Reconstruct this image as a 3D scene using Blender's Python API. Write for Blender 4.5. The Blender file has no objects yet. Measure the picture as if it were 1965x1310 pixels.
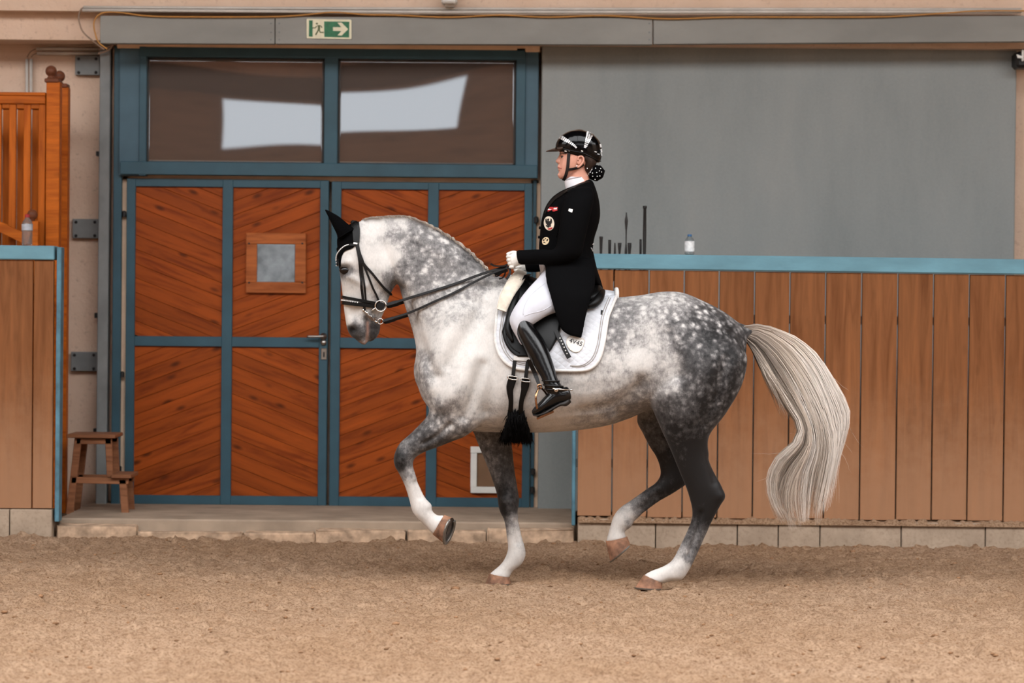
import bpy, bmesh, math, random
import numpy as np
from mathutils import Vector, Matrix, Quaternion
from mathutils.bvhtree import BVHTree

# ------------------------------------------------------------------ camera, light, exposure
SC = bpy.context.scene
IMG_W, IMG_H = 1965.0, 1310.0
CAM_DIST, CAM_H, SCALE = 16.0, 1.55, 347.0          # metres, metres, pixels per metre at the horse
FOC = SCALE * CAM_DIST
HORIZON = 580.0
PITCH = math.atan((IMG_H / 2 - HORIZON) / FOC)
ROLL = 0.0095
cam_data = bpy.data.cameras.new('camera')
cam_data.sensor_width = 36.0
cam_data.lens = 36.0 * FOC / IMG_W
cam_data.clip_end = 200
cam = bpy.data.objects.new('camera', cam_data)
SC.collection.objects.link(cam)
CAM_R = Matrix.Rotation(math.pi / 2 - PITCH, 3, 'X') @ Matrix.Rotation(ROLL, 3, 'Z')
CAM_LOC = Vector((0, -CAM_DIST, CAM_H))
cam.matrix_world = Matrix.Translation(CAM_LOC) @ CAM_R.to_4x4()
cam_data.dof.use_dof = True
cam_data.dof.focus_distance = CAM_DIST - 0.25
cam_data.dof.aperture_fstop = 2.8
SC.camera = cam

world = bpy.data.worlds.new('hall_surroundings')
SC.world = world
world.use_nodes = True
world.node_tree.nodes['Background'].inputs[0].default_value = (0.80, 0.86, 0.95, 1)
world.node_tree.nodes['Background'].inputs[1].default_value = 0.6

SKYLIGHT_POWER = 8.0
WINDOW_POWER = 2.0
SC.view_settings.view_transform = 'Standard'
SC.view_settings.look = 'None'
SC.view_settings.gamma = 1.0
SC.view_settings.use_curve_mapping = False
SC.view_settings.exposure = -0.06

SC.cycles.max_bounces = 5
SC.cycles.diffuse_bounces = 2
SC.cycles.glossy_bounces = 2
SC.cycles.transmission_bounces = 5
SC.cycles.caustics_reflective = False
SC.cycles.caustics_refractive = False

# ------------------------------------------------------------------ helpers
RNG = random.Random(7)
COL = SC.collection

def ray(px, py):
    d = CAM_R @ Vector(((px - IMG_W / 2) / FOC, -(py - IMG_H / 2) / FOC, -1.0))
    return d.normalized()

def P(px, py, Y):
    d = ray(px, py)
    return CAM_LOC + d * ((Y - CAM_LOC.y) / d.y)

def lin(c):
    c = [v / 255.0 for v in c[:3]]
    return tuple(v / 12.92 if v <= 0.04045 else ((v + 0.055) / 1.055) ** 2.4 for v in c)

def tag(o, label=None, cat=None, group=None, kind=None):
    if label: o['label'] = label
    if cat: o['category'] = cat
    if group: o['group'] = group
    if kind: o['kind'] = kind
    return o

def thing(name, loc, label=None, cat=None, group=None, kind=None):
    o = bpy.data.objects.new(name, None)
    o.empty_display_size = 0.1
    COL.objects.link(o)
    o.matrix_world = Matrix.Translation(Vector(loc))
    o['_loc'] = tuple(loc)
    return tag(o, label, cat, group, kind)

def attach(o, parent):
    if parent is not None:
        o.parent = parent
        base = parent
        # world matrix of the parent (all parents are translations or identity)
        m = Matrix.Identity(4)
        chain = []
        while base is not None:
            chain.append(base); base = base.parent
        for b in reversed(chain):
            m = m @ b.matrix_parent_inverse @ b.matrix_basis
        o.matrix_parent_inverse = m.inverted()
    return o

def obj(name, me, mat=None, parent=None, smooth=False, matrix=None):
    if not isinstance(me, bpy.types.Mesh):
        bm = me
        me = bpy.data.meshes.new(name)
        bm.normal_update()
        bm.to_mesh(me); bm.free()
    o = bpy.data.objects.new(name, me)
    COL.objects.link(o)
    if mat is not None and len(me.materials) == 0:
        me.materials.append(mat)
    if smooth:
        me.shade_smooth()
    if matrix is not None:
        o.matrix_basis = matrix
    return attach(o, parent)

def np_mesh(name, verts, faces):
    me = bpy.data.meshes.new(name)
    me.from_pydata([tuple(v) for v in verts], [], [tuple(f) for f in faces])
    me.update()
    return me

def box_bm(x0, x1, y0, y1, z0, z1, bevel=0.0, bm=None, seg=1):
    own = bm is None
    if own: bm = bmesh.new()
    vs = [bm.verts.new((x, y, z)) for x in (x0, x1) for y in (y0, y1) for z in (z0, z1)]
    q = [(0, 1, 3, 2), (4, 6, 7, 5), (0, 4, 5, 1), (2, 3, 7, 6), (0, 2, 6, 4), (1, 5, 7, 3)]
    fs = [bm.faces.new([vs[i] for i in f]) for f in q]
    if bevel > 0:
        es = set(e for f in fs for e in f.edges)
        bmesh.ops.bevel(bm, geom=list(es), offset=bevel, segments=seg, affect='EDGES', profile=0.6)
    return bm

def box(name, x0, x1, y0, y1, z0, z1, mat, parent=None, bevel=0.0):
    return obj(name, box_bm(min(x0, x1), max(x0, x1), min(y0, y1), max(y0, y1), min(z0, z1), max(z0, z1), bevel), mat, parent)

def quad_bm(c, Y, depth, bevel=0.0, bm=None):
    """c: four pixel corners TL,TR,BR,BL on the plane y=Y; the body goes back by depth."""
    if bm is None: bm = bmesh.new()
    f = [bm.verts.new(P(x, y, Y)) for x, y in c]
    b = [bm.verts.new(v.co + Vector((0, depth, 0))) for v in f]
    fs = [bm.faces.new(f[::-1]), bm.faces.new(b)]
    for i in range(4):
        j = (i + 1) % 4
        fs.append(bm.faces.new((f[i], f[j], b[j], b[i])))
    bmesh.ops.recalc_face_normals(bm, faces=fs)
    if bevel > 0:
        es = set(e for q in fs for e in q.edges)
        bmesh.ops.bevel(bm, geom=list(es), offset=bevel, segments=1, affect='EDGES')
    return bm

def pquad(name, c, Y, depth, mat, parent=None, bevel=0.0):
    return obj(name, quad_bm(c, Y, depth, bevel), mat, parent)

def pbox(name, px0, py0, px1, py1, Y, depth, mat, parent=None, bevel=0.0):
    xm, ym = (px0 + px1) / 2, (py0 + py1) / 2
    x0, x1 = P(px0, ym, Y).x, P(px1, ym, Y).x
    z1, z0 = P(xm, py0, Y).z, P(xm, py1, Y).z
    return box(name, x0, x1, Y, Y + depth, z0, z1, mat, parent, bevel)

def catmull(pts, sub, closed=False):
    pts = np.array(pts, float)
    n = len(pts)
    out = []
    m = n if closed else n - 1
    for i in range(m):
        if closed:
            p0, p1, p2, p3 = pts[(i - 1) % n], pts[i], pts[(i + 1) % n], pts[(i + 2) % n]
        else:
            p1, p2 = pts[i], pts[i + 1]
            p0 = pts[i - 1] if i > 0 else 2 * p1 - p2
            p3 = pts[i + 2] if i + 2 < n else 2 * p2 - p1
        for s in range(sub):
            t = s / sub
            out.append(0.5 * ((2 * p1) + (-p0 + p2) * t + (2 * p0 - 5 * p1 + 4 * p2 - p3) * t * t + (-p0 + 3 * p1 - 3 * p2 + p3) * t ** 3))
    if not closed: out.append(pts[-1])
    return np.array(out)

def tube_bm(path, radius, sides=8, bm=None, cap=True, closed=False):
    """path: list of Vector; radius: float or list."""
    if bm is None: bm = bmesh.new()
    path = [Vector(p) for p in path]
    n = len(path)
    rad = radius if hasattr(radius, '__len__') else [radius] * n
    rings = []
    up = None
    for i, p in enumerate(path):
        if closed:
            t = path[(i + 1) % n] - path[(i - 1) % n]
        else:
            t = path[min(i + 1, n - 1)] - path[max(i - 1, 0)]
        if t.length < 1e-9: t = Vector((0, 0, 1))
        t.normalize()
        if up is None:
            a = Vector((0, 1, 0)) if abs(t.y) < 0.9 else Vector((1, 0, 0))
            up = (a - t * a.dot(t)).normalized()
        else:
            up = (up - t * up.dot(t))
            up = up.normalized() if up.length > 1e-6 else t.orthogonal().normalized()
        s = t.cross(up)
        rings.append([bm.verts.new(p + (up * math.cos(2 * math.pi * k / sides) + s * math.sin(2 * math.pi * k / sides)) * rad[i]) for k in range(sides)])
    m = n if closed else n - 1
    for i in range(m):
        a, b = rings[i], rings[(i + 1) % n]
        for k in range(sides):
            bm.faces.new((a[k], a[(k + 1) % sides], b[(k + 1) % sides], b[k]))
    if cap and not closed:
        bm.faces.new(rings[0][::-1]); bm.faces.new(rings[-1])
    return bm

def strap_bm(path, normals, width, thick, bm=None, closed=False):
    """flat strap along path, its face turned to the normals."""
    if bm is None: bm = bmesh.new()
    path = [Vector(p) for p in path]; n = len(path)
    wid = width if hasattr(width, '__len__') else [width] * n
    rings = []
    for i, p in enumerate(path):
        t = (path[(i + 1) % n] - path[(i - 1) % n]) if closed else (path[min(i + 1, n - 1)] - path[max(i - 1, 0)])
        t.normalize()
        nn = Vector(normals[i]); nn = (nn - t * nn.dot(t)).normalized()
        s = t.cross(nn)
        w = wid[i] / 2; h = thick / 2
        rings.append([bm.verts.new(p + s * a + nn * b) for a, b in ((-w, -h), (-w, h * .5), (-w * .8, h), (w * .8, h), (w, h * .5), (w, -h))])
    m = n if closed else n - 1
    for i in range(m):
        a, b = rings[i], rings[(i + 1) % n]
        for k in range(6):
            bm.faces.new((a[k], a[(k + 1) % 6], b[(k + 1) % 6], b[k]))
    if not closed:
        bm.faces.new(rings[0][::-1]); bm.faces.new(rings[-1])
    bmesh.ops.recalc_face_normals(bm, faces=bm.faces[:])
    return bm

def lathe_bm(profile, center, sides=20, axis=Vector((0, 0, 1)), bm=None):
    """profile: (radius, height) pairs around axis from center."""
    if bm is None: bm = bmesh.new()
    axis = Vector(axis).normalized(); u = axis.orthogonal().normalized(); v = axis.cross(u)
    c = Vector(center); rings = []
    for r, h in profile:
        if r < 1e-6:
            rings.append([bm.verts.new(c + axis * h)])
        else:
            rings.append([bm.verts.new(c + axis * h + (u * math.cos(2 * math.pi * k / sides) + v * math.sin(2 * math.pi * k / sides)) * r) for k in range(sides)])
    for a, b in zip(rings, rings[1:]):
        for k in range(sides):
            l = (k + 1) % sides
            if len(a) == 1 and len(b) == 1: continue
            if len(a) == 1: bm.faces.new((a[0], b[l], b[k]))
            elif len(b) == 1: bm.faces.new((a[k], a[l], b[0]))
            else: bm.faces.new((a[k], a[l], b[l], b[k]))
    if len(rings[0]) > 1: bm.faces.new(rings[0][::-1])
    if len(rings[-1]) > 1: bm.faces.new(rings[-1])
    bmesh.ops.recalc_face_normals(bm, faces=bm.faces[:])
    return bm

def prism_bm(poly, Y0, Y1, bm=None):
    """poly: (x, z) world pairs; extruded from Y0 to Y1."""
    if bm is None: bm = bmesh.new()
    a = [bm.verts.new((x, Y0, z)) for x, z in poly]
    b = [bm.verts.new((x, Y1, z)) for x, z in poly]
    fs = [bm.faces.new(a), bm.faces.new(b[::-1])]
    n = len(a)
    for i in range(n):
        j = (i + 1) % n
        fs.append(bm.faces.new((a[i], b[i], b[j], a[j])))
    bmesh.ops.recalc_face_normals(bm, faces=fs)
    return bm

# ---- value noise for numpy geometry
def vnoise(x, y, seed=0):
    x = np.asarray(x, float); y = np.asarray(y, float)
    xi = np.floor(x).astype(np.int64); yi = np.floor(y).astype(np.int64)
    fx = x - xi; fy = y - yi
    fx = fx * fx * (3 - 2 * fx); fy = fy * fy * (3 - 2 * fy)
    def h(a, b):
        n = (a * 374761393 + b * 668265263 + seed * 974634977) & 0x7fffffff
        n = ((n ^ (n >> 13)) * 1274126177) & 0x7fffffff
        return ((n ^ (n >> 16)) & 0xffff) / 65535.0
    return (h(xi, yi) * (1 - fx) + h(xi + 1, yi) * fx) * (1 - fy) + (h(xi, yi + 1) * (1 - fx) + h(xi + 1, yi + 1) * fx) * fy

# ------------------------------------------------------------------ materials
class NT:
    def __init__(self, name):
        self.m = bpy.data.materials.new(name); self.m.use_nodes = True
        self.t = self.m.node_tree; self.n = self.t.nodes
        self.b = self.n['Principled BSDF']; self.out = self.n['Material Output']
    def add(self, typ, **kw):
        nd = self.n.new(typ)
        for k, v in kw.items():
            if k in nd.inputs.keys(): nd.inputs[k].default_value = v
            else: setattr(nd, k, v)
        return nd
    def link(self, a, b): self.t.links.new(a, b)
    def coords(self, scale=(1, 1, 1), rand=False, rot=(0, 0, 0)):
        tc = self.add('ShaderNodeTexCoord'); mp = self.add('ShaderNodeMapping')
        mp.inputs['Scale'].default_value = scale; mp.inputs['Rotation'].default_value = rot
        src = tc.outputs['Object']
        if rand:
            oi = self.add('ShaderNodeObjectInfo')
            mu = self.add('ShaderNodeMath', operation='MULTIPLY'); mu.inputs[1].default_value = 37.0
            self.link(oi.outputs['Random'], mu.inputs[0])
            va = self.add('ShaderNodeVectorMath', operation='ADD')
            self.link(src, va.inputs[0]); self.link(mu.outputs[0], va.inputs[1]); src = va.outputs[0]
        self.link(src, mp.inputs['Vector'])
        return mp.outputs['Vector']
    def noise(self, vec, scale, detail=4, rough=0.55, dist=0.0):
        nz = self.add('ShaderNodeTexNoise')
        nz.inputs['Scale'].default_value = scale; nz.inputs['Detail'].default_value = detail
        nz.inputs['Roughness'].default_value = rough; nz.inputs['Distortion'].default_value = dist
        if vec is not None: self.link(vec, nz.inputs['Vector'])
        return nz.outputs['Fac']
    def ramp(self, fac, stops):
        r = self.add('ShaderNodeValToRGB'); e = r.color_ramp.elements
        while len(e) < len(stops): e.new(0.5)
        for el, (p, c) in zip(e, stops):
            el.position = p; el.color = (c[0], c[1], c[2], 1)
        self.link(fac, r.inputs['Fac'])
        return r.outputs['Color']
    def maprange(self, v, a, b, c=0.0, d=1.0, smooth=False):
        m = self.add('ShaderNodeMapRange')
        if smooth: m.interpolation_type = 'SMOOTHSTEP'
        for k, val in (('From Min', a), ('From Max', b), ('To Min', c), ('To Max', d)): m.inputs[k].default_value = val
        self.link(v, m.inputs['Value'])
        return m.outputs['Result']
    def math(self, op, a, b=None):
        m = self.add('ShaderNodeMath', operation=op)
        for i, v in enumerate((a, b)):
            if v is None: continue
            if isinstance(v, (int, float)): m.inputs[i].default_value = v
            else: self.link(v, m.inputs[i])
        return m.outputs[0]
    def mix(self, fac, a, b, mode='MIX'):
        m = self.add('ShaderNodeMix'); m.data_type = 'RGBA'; m.blend_type = mode
        for sock, v in ((m.inputs['Factor'], fac), (m.inputs['A'], a), (m.inputs['B'], b)):
            if isinstance(v, (int, float)): sock.default_value = v
            elif isinstance(v, tuple): sock.default_value = (v[0], v[1], v[2], 1)
            else: self.link(v, sock)
        return next(o for o in m.outputs if o.type == 'RGBA')
    def bump(self, h, strength, dist=0.01):
        b = self.add('ShaderNodeBump'); b.inputs['Strength'].default_value = strength; b.inputs['Distance'].default_value = dist
        self.link(h, b.inputs['Height']); self.link(b.outputs['Normal'], self.b.inputs['Normal'])
        return b
    def color(self, c): 
        if isinstance(c, tuple): self.b.inputs['Base Color'].default_value = (c[0], c[1], c[2], 1)
        else: self.link(c, self.b.inputs['Base Color'])
    def set(self, rough=None, spec=None, metal=None, coat=None, sheen=None, trans=None, ior=None):
        b = self.b.inputs
        if rough is not None: b['Roughness'].default_value = rough
        if spec is not None: b['Specular IOR Level'].default_value = spec
        if metal is not None: b['Metallic'].default_value = metal
        if coat is not None: b['Coat Weight'].default_value = coat; b['Coat Roughness'].default_value = 0.08
        if sheen is not None: b['Sheen Weight'].default_value = sheen; b['Sheen Roughness'].default_value = 0.5
        if trans is not None: b['Transmission Weight'].default_value = trans
        if ior is not None: b['IOR'].default_value = ior

def shade(c, k): return tuple(max(0, min(255, v * k)) for v in c)

def plain(name, c, rough=0.6, var=0.08, scale=6, bump=0.0, bscale=80, spec=0.4, metal=0.0, coat=None, sheen=None, stretch=(1, 1, 1)):
    m = NT(name); v = m.coords(stretch)
    f = m.noise(v, scale, 5)
    m.color(m.ramp(f, [(0.3, lin(shade(c, 1 - var))), (0.7, lin(shade(c, 1 + var)))]))
    if bump > 0:
        m.bump(m.noise(v, bscale, 4), bump, 0.005)
    m.set(rough=rough, spec=spec, metal=metal, coat=coat, sheen=sheen)
    return m.m

def wood(name, c, dark, grain=(1.2, 16, 16), rough=0.55, hue=0.25, knots=0.0, spec=0.15, dust=None):
    """grain runs along the object's local x."""
    m = NT(name); v = m.coords(grain, rand=True)
    f = m.noise(v, 2.2, 6, 0.6, 0.6)
    col = m.ramp(f, [(0.28, lin(dark)), (0.5, lin(c)), (0.75, lin(shade(c, 1.14)))])
    oi = m.add('ShaderNodeObjectInfo')
    br = m.maprange(oi.outputs['Random'], 0, 1, 1 - hue, 1 + hue)
    hs = m.add('ShaderNodeHueSaturation'); m.link(br, hs.inputs['Value']); m.link(col, hs.inputs['Color'])
    col = hs.outputs['Color']
    if knots > 0:
        v2 = m.coords((3, 7, 7), rand=True)
        vo = m.add('ShaderNodeTexVoronoi'); vo.inputs['Scale'].default_value = 1.3; m.link(v2, vo.inputs['Vector'])
        k = m.maprange(vo.outputs['Distance'], 0.04, 0.22, knots, 0.0, True)
        col = m.mix(k, col, lin(shade(dark, 0.55)))
    if dust is not None:
        tc = m.add('ShaderNodeTexCoord'); sp = m.add('ShaderNodeSeparateXYZ')
        m.link(tc.outputs['Object'], sp.inputs[0])
        n2 = m.noise(m.coords((6, 6, 6), rand=True), 1.5, 5, 0.65)
        w = m.math('ADD', sp.outputs['X'], m.math('MULTIPLY', m.math('SUBTRACT', n2, 0.5), 0.55))
        f2 = m.maprange(w, dust[0], dust[1], dust[2], 0.0, True)
        col = m.mix(f2, col, lin(dust[3]))
    m.color(col)
    m.bump(f, 0.25, 0.004)
    m.set(rough=rough, spec=spec)
    return m.m

def black(name, c=(14, 14, 15), rough=0.6, spec=0.4, coat=None, sheen=None, bump=0.1, bscale=300):
    return plain(name, c, rough, 0.15, 30, bump, bscale, spec, coat=coat, sheen=sheen)
# ------------------------------------------------------------------ materials of the setting
M = {}
def build_materials():
    # plaster
    m = NT('plaster'); v = m.coords()
    n1 = m.noise(v, 2.0, 4); n2 = m.noise(v, 28, 6, 0.65)
    c = m.ramp(n1, [(0.3, lin((220, 190, 166))), (0.7, lin((232, 205, 183)))])
    c = m.mix(m.maprange(n2, 0.30, 0.42, 0.35, 0), c, lin((160, 126, 104)))
    m.color(c); m.bump(n2, 0.55, 0.012); m.set(rough=0.9, spec=0.1); M['plaster'] = m.m
    m = NT('grey_paint'); v = m.coords((1, 1, 0.25)); n1 = m.noise(v, 2.2, 6, 0.6); n2 = m.noise(m.coords(), 60, 3)
    c = m.ramp(n1, [(0.25, lin((124, 130, 130))), (0.55, lin((139, 144, 143))), (0.8, lin((150, 152, 149)))])
    m.color(m.mix(0.06, c, m.ramp(n2, [(0.3, (0.05, 0.05, 0.05)), (0.7, (0.35, 0.35, 0.34))])))
    m.bump(n2, 0.08, 0.003); m.set(rough=0.5, spec=0.35); M['grey'] = m.m
    M['grey_beam'] = plain('grey_beam_paint', (140, 139, 134), 0.6, 0.07, 3, 0.1, 70, 0.3, stretch=(0.4, 1, 1))
    M['grey_steel'] = plain('grey_steel_paint', (122, 125, 125), 0.5, 0.08, 5, 0.05, 90, 0.4)
    M['teal'] = plain('teal_paint', (48, 80, 93), 0.45, 0.08, 4, 0.05, 120, 0.4)
    M['teal_light'] = plain('teal_paint_flat', (66, 94, 108), 0.5, 0.06, 4, 0.05, 120, 0.4)
    M['blue'] = plain('blue_rail_paint', (104, 148, 163), 0.5, 0.08, 7, 0.15, 60, 0.35, stretch=(0.35, 1, 1))
    M['blue_post'] = plain('blue_post_paint', (82, 122, 138), 0.5, 0.18, 9, 0.1, 60, 0.35)
    M['door_wood'] = wood('stained_door_boards', (146, 68, 22), (108, 42, 10), (1.0, 10, 10), 0.42, 0.13, 0.8, 0.15)
    M['win_wood'] = wood('light_window_frame_wood', (164, 92, 48), (130, 66, 30), (1.5, 14, 14), 0.5, 0.08)
    M['kick_wood'] = wood('kick_board_wood', (132, 85, 52), (110, 67, 38), (0.7, 9, 9), 0.7, 0.07, 0.15, 0.12,
                          dust=(0.0, 1.05, 0.7, (170, 130, 100)))
    M['orange_wood'] = wood('orange_glazed_wood', (178, 92, 24), (148, 68, 12), (1.2, 14, 14), 0.45, 0.08, 0.3, 0.15)
    M['red_wood'] = wood('turned_dark_wood', (110, 66, 46), (82, 46, 30), (1.2, 14, 14), 0.4, 0.05)
    M['stool_wood'] = wood('stool_wood', (140, 94, 66), (112, 70, 46), (1.2, 14, 14), 0.5, 0.06)
    m = NT('concrete_block'); v = m.coords(rand=True); n1 = m.noise(v, 5, 5); n2 = m.noise(v, 45, 5, 0.65)
    c = m.ramp(n1, [(0.3, lin((156, 138, 120))), (0.7, lin((182, 163, 143)))])
    c = m.mix(m.maprange(n2, 0.35, 0.5, 0.3, 0), c, lin((120, 102, 86)))
    m.color(c); m.bump(n2, 0.4, 0.008); m.set(rough=0.9, spec=0.1); M['block'] = m.m
    M['concrete'] = plain('concrete_slab', (158, 140, 122), 0.9, 0.1, 4, 0.3, 40, 0.1)
    M['curb'] = plain('rough_curb', (176, 150, 126), 0.95, 0.2, 14, 0.8, 30, 0.1)
    # sand
    m = NT('arena_sand'); v = m.coords()
    n0 = m.noise(v, 0.7, 4); n1 = m.noise(v, 9, 6, 0.65); n2 = m.noise(v, 70, 5, 0.7); n3 = m.noise(v, 260, 3, 0.6)
    c = m.ramp(n0, [(0.3, lin((178, 145, 115))), (0.7, lin((195, 164, 136)))])
    c = m.mix(m.maprange(n1, 0.30, 0.60, 0.6, 0), c, lin((142, 108, 80)))
    c = m.mix(m.maprange(n2, 0.40, 0.54, 0.7, 0), c, lin((114, 83, 58)))
    c = m.mix(m.maprange(n3, 0.55, 0.72, 0, 0.45), c, lin((206, 182, 158)))
    m.color(c)
    h = m.math('ADD', m.math('MULTIPLY', n2, 0.7), m.math('MULTIPLY', n3, 0.35))
    m.bump(h, 1.0, 0.02); m.set(rough=0.95, spec=0.08); M['sand'] = m.m
    M['clod'] = plain('sand_clod', (136, 104, 78), 0.95, 0.25, 20, 0.5, 90, 0.05)
    # coated glass: mirror-like sheen over a dark room
    m = NT('coated_glass'); g = m.add('ShaderNodeBsdfGlossy'); g.inputs['Roughness'].default_value = 0.015
    g.inputs['Color'].default_value = (0.93, 0.95, 0.97, 1)
    m.color(lin((86, 73, 65))); m.set(rough=0.3, spec=0.2)
    mx = m.add('ShaderNodeMixShader'); mx.inputs[0].default_value = 0.27
    m.link(m.b.outputs[0], mx.inputs[1]); m.link(g.outputs[0], mx.inputs[2]); m.link(mx.outputs[0], m.out.inputs['Surface'])
    M['glass'] = m.m
    M['dark'] = plain('dark_void', (16, 14, 13), 0.9, 0.1, 5)
    M['steel'] = plain('brushed_steel', (176, 172, 166), 0.3, 0.05, 30, 0, 10, 0.5, 1.0)
    M['iron'] = plain('black_iron', (26, 25, 25), 0.5, 0.1, 20, 0.1, 80, 0.4)
    M['conduit'] = plain('grey_plastic_conduit', (204, 198, 190), 0.5, 0.05, 8)
    M['white'] = plain('white_plastic', (222, 220, 214), 0.4, 0.03, 8)
    M['sign_green'] = plain('sign_green', (22, 104, 62), 0.35, 0.12, 30, 0, 10, 0.5)
    M['sign_cream'] = plain('sign_cream', (226, 220, 190), 0.4, 0.04, 20, 0, 10, 0.5)
    M['sign_line'] = plain('sign_olive', (88, 98, 58), 0.4, 0.06, 20)
    M['cable'] = plain('orange_cable', (186, 132, 66), 0.5, 0.05, 20)
    M['grey_cable'] = plain('brown_grey_cable', (150, 126, 108), 0.6, 0.05, 20)
    M['hall_wood'] = wood('hall_timber', (112, 78, 56), (84, 56, 40), (0.6, 6, 6), 0.7, 0.1)
    M['hall_beam'] = wood('hall_light_beam', (160, 120, 96), (130, 94, 74), (0.6, 6, 6), 0.7, 0.1)
    M['hall_dark'] = wood('hall_dark_boards', (48, 36, 30), (34, 26, 22), (0.6, 6, 6), 0.7, 0.1)
    M['hall_roof'] = wood('roof_boards', (92, 70, 56), (70, 52, 42), (0.6, 6, 6), 0.8, 0.1)
    for nm, s, col in (('skylight_panel', SKYLIGHT_POWER, (0.98, 0.985, 1.0)), ('daylight_window', WINDOW_POWER, (0.86, 0.93, 1.0))):
        m = NT(nm); e = m.add('ShaderNodeEmission'); e.inputs[0].default_value = (*col, 1); e.inputs[1].default_value = s
        m.link(e.outputs[0], m.out.inputs['Surface']); M[nm] = m.m
build_materials()

KB_Y = 2.70          # face of the kick boards
WALL_Y = 4.45        # plaster wall
def struct(o): o['kind'] = 'structure'; return o

# ------------------------------------------------------------------ hall shell
Z_UP = P(900, 84, 4.05).z
Z_TOP = P(400, 23, 3.9).z
XL, XR, YF, ZC = -13.0, 13.0, -23.0, 6.4
def wall_bm():
    bm = bmesh.new()
    box_bm(XL, XR, WALL_Y, 4.9, -0.1, ZC, bm=bm)
    box_bm(XL, XR, 4.05, WALL_Y + 0.01, Z_UP, ZC, bm=bm)
    box_bm(XL, XR, 3.92, 4.06, Z_TOP, ZC, bm=bm)
    return bm
struct(obj('wall_back', wall_bm(), M['plaster']))
struct(box('wall_left', XL - 0.3, XL, YF, 4.9, -0.1, ZC, M['plaster']))
struct(box('wall_right', XR, XR + 0.3, YF, 4.9, -0.1, ZC, M['plaster']))
# opposite long wall with its strip of high windows (seen mirrored in the panes)
struct(box('wall_front', XL - 0.3, XR + 0.3, YF - 0.3, YF, -0.1, ZC, M['hall_wood']))
struct(box('trim_1', XL, XR, YF, YF + 0.25, 5.36, 5.62, M['hall_beam']))
struct(box('trim_5', XL, XR, YF, YF + 0.04, 4.93, 5.36, M['hall_dark']))
wi = 0
for x0, x1 in ((-12.2, -7.6), (-4.85, -0.85), (2.4, 6.6), (8.0, 12.2)):
    wi += 1
    w = thing('window_%d' % (wi + 1), ((x0 + x1) / 2, YF + 0.02, 4.2), kind='structure')
    box('pane', x0, x1, YF + 0.01, YF + 0.03, 4.12, 4.86, M['daylight_window'], w)
    for a, b, c, d in ((x0 - .06, x1 + .06, 4.06, 4.12), (x0 - .06, x1 + .06, 4.86, 4.92), (x0 - .06, x0, 4.12, 4.86), (x1, x1 + .06, 4.12, 4.86)):
        box('window_frame', a, b, YF + 0.01, YF + 0.06, c, d, M['hall_wood'], w)
# roof with skylight strips
cl = thing('ceiling', (0, -9, ZC), kind='structure')
box('roof_boarding', XL, XR, YF, -18.0, ZC, ZC + 0.2, M['hall_roof'], cl)
box('roof_boarding', XL, XR, -15.0, -7.6, ZC, ZC + 0.2, M['hall_roof'], cl)
box('roof_boarding', XL, XR, -2.4, 4.9, ZC, ZC + 0.2, M['hall_roof'], cl)
box('skylight', XL, XR, -18.0, -15.0, ZC + 0.12, ZC + 0.16, M['skylight_panel'], cl)
box('skylight', XL, XR, -7.6, -2.4, ZC + 0.12, ZC + 0.16, M['skylight_panel'], cl)
for x in np.arange(-12, 12.1, 4):
    box('rafter', x - .09, x + .09, YF, 3.9, ZC - 0.3, ZC + 0.02, M['hall_wood'], cl)

# ------------------------------------------------------------------ sand floor
def axis(a0, f0, f1, a1, fine, coarse):
    return np.concatenate([np.linspace(a0, f0, coarse, endpoint=False), np.arange(f0, f1, fine), np.linspace(f1, a1, coarse)])
gx = axis(XL - .2, -3.9, 3.9, XR + .2, 0.017, 24)
gy = axis(YF - .2, -4.9, 2.9, 4.8, 0.017, 24)
GX, GY = np.meshgrid(gx, gy, indexing='ij')
HOOF_PRINTS = [P(1243, 1125, -.152)[:2], P(953, 1119, .16)[:2]]
def sand_h(x, y):
    h = 0.034 * (vnoise(x * 2.2, y * 2.2, 1) - .5) + 0.022 * (vnoise(x * 7, y * 7, 2) - .5) + 0.026 * (vnoise(x * 19, y * 19, 3) - .5) + 0.020 * (vnoise(x * 43, y * 43, 4) - .5)
    pits = vnoise(x * 11 + 40, y * 11, 5)
    h = h - 0.030 * np.clip((pits - .72) / .2, 0, 1) + 0.03 * np.clip((vnoise(x * 13 + 7, y * 13, 9) - .82) / .18, 0, 1)
    for hx, hy in HOOF_PRINTS:
        h = h - (0.020 + h * .6) * np.exp(-((x - hx) ** 2 + (y - hy) ** 2) / (2 * .13 ** 2))
    return h - 0.006
H = sand_h(GX, GY)
nx, ny = len(gx), len(gy)
idx = np.arange(nx * ny).reshape(nx, ny)
fc = np.stack([idx[:-1, :-1], idx[1:, :-1], idx[1:, 1:], idx[:-1, 1:]], -1).reshape(-1, 4)
me = bpy.data.meshes.new('floor')
me.vertices.add(nx * ny); me.vertices.foreach_set('co', np.stack([GX, GY, H], -1).astype(np.float32).ravel())
me.loops.add(fc.size); me.loops.foreach_set('vertex_index', fc.astype(np.int32).ravel())
me.polygons.add(len(fc)); me.polygons.foreach_set('loop_start', np.arange(0, fc.size, 4, dtype=np.int32))
me.update(calc_edges=True); me.validate()
floor = struct(obj('floor', me, M['sand'], smooth=True))
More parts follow.
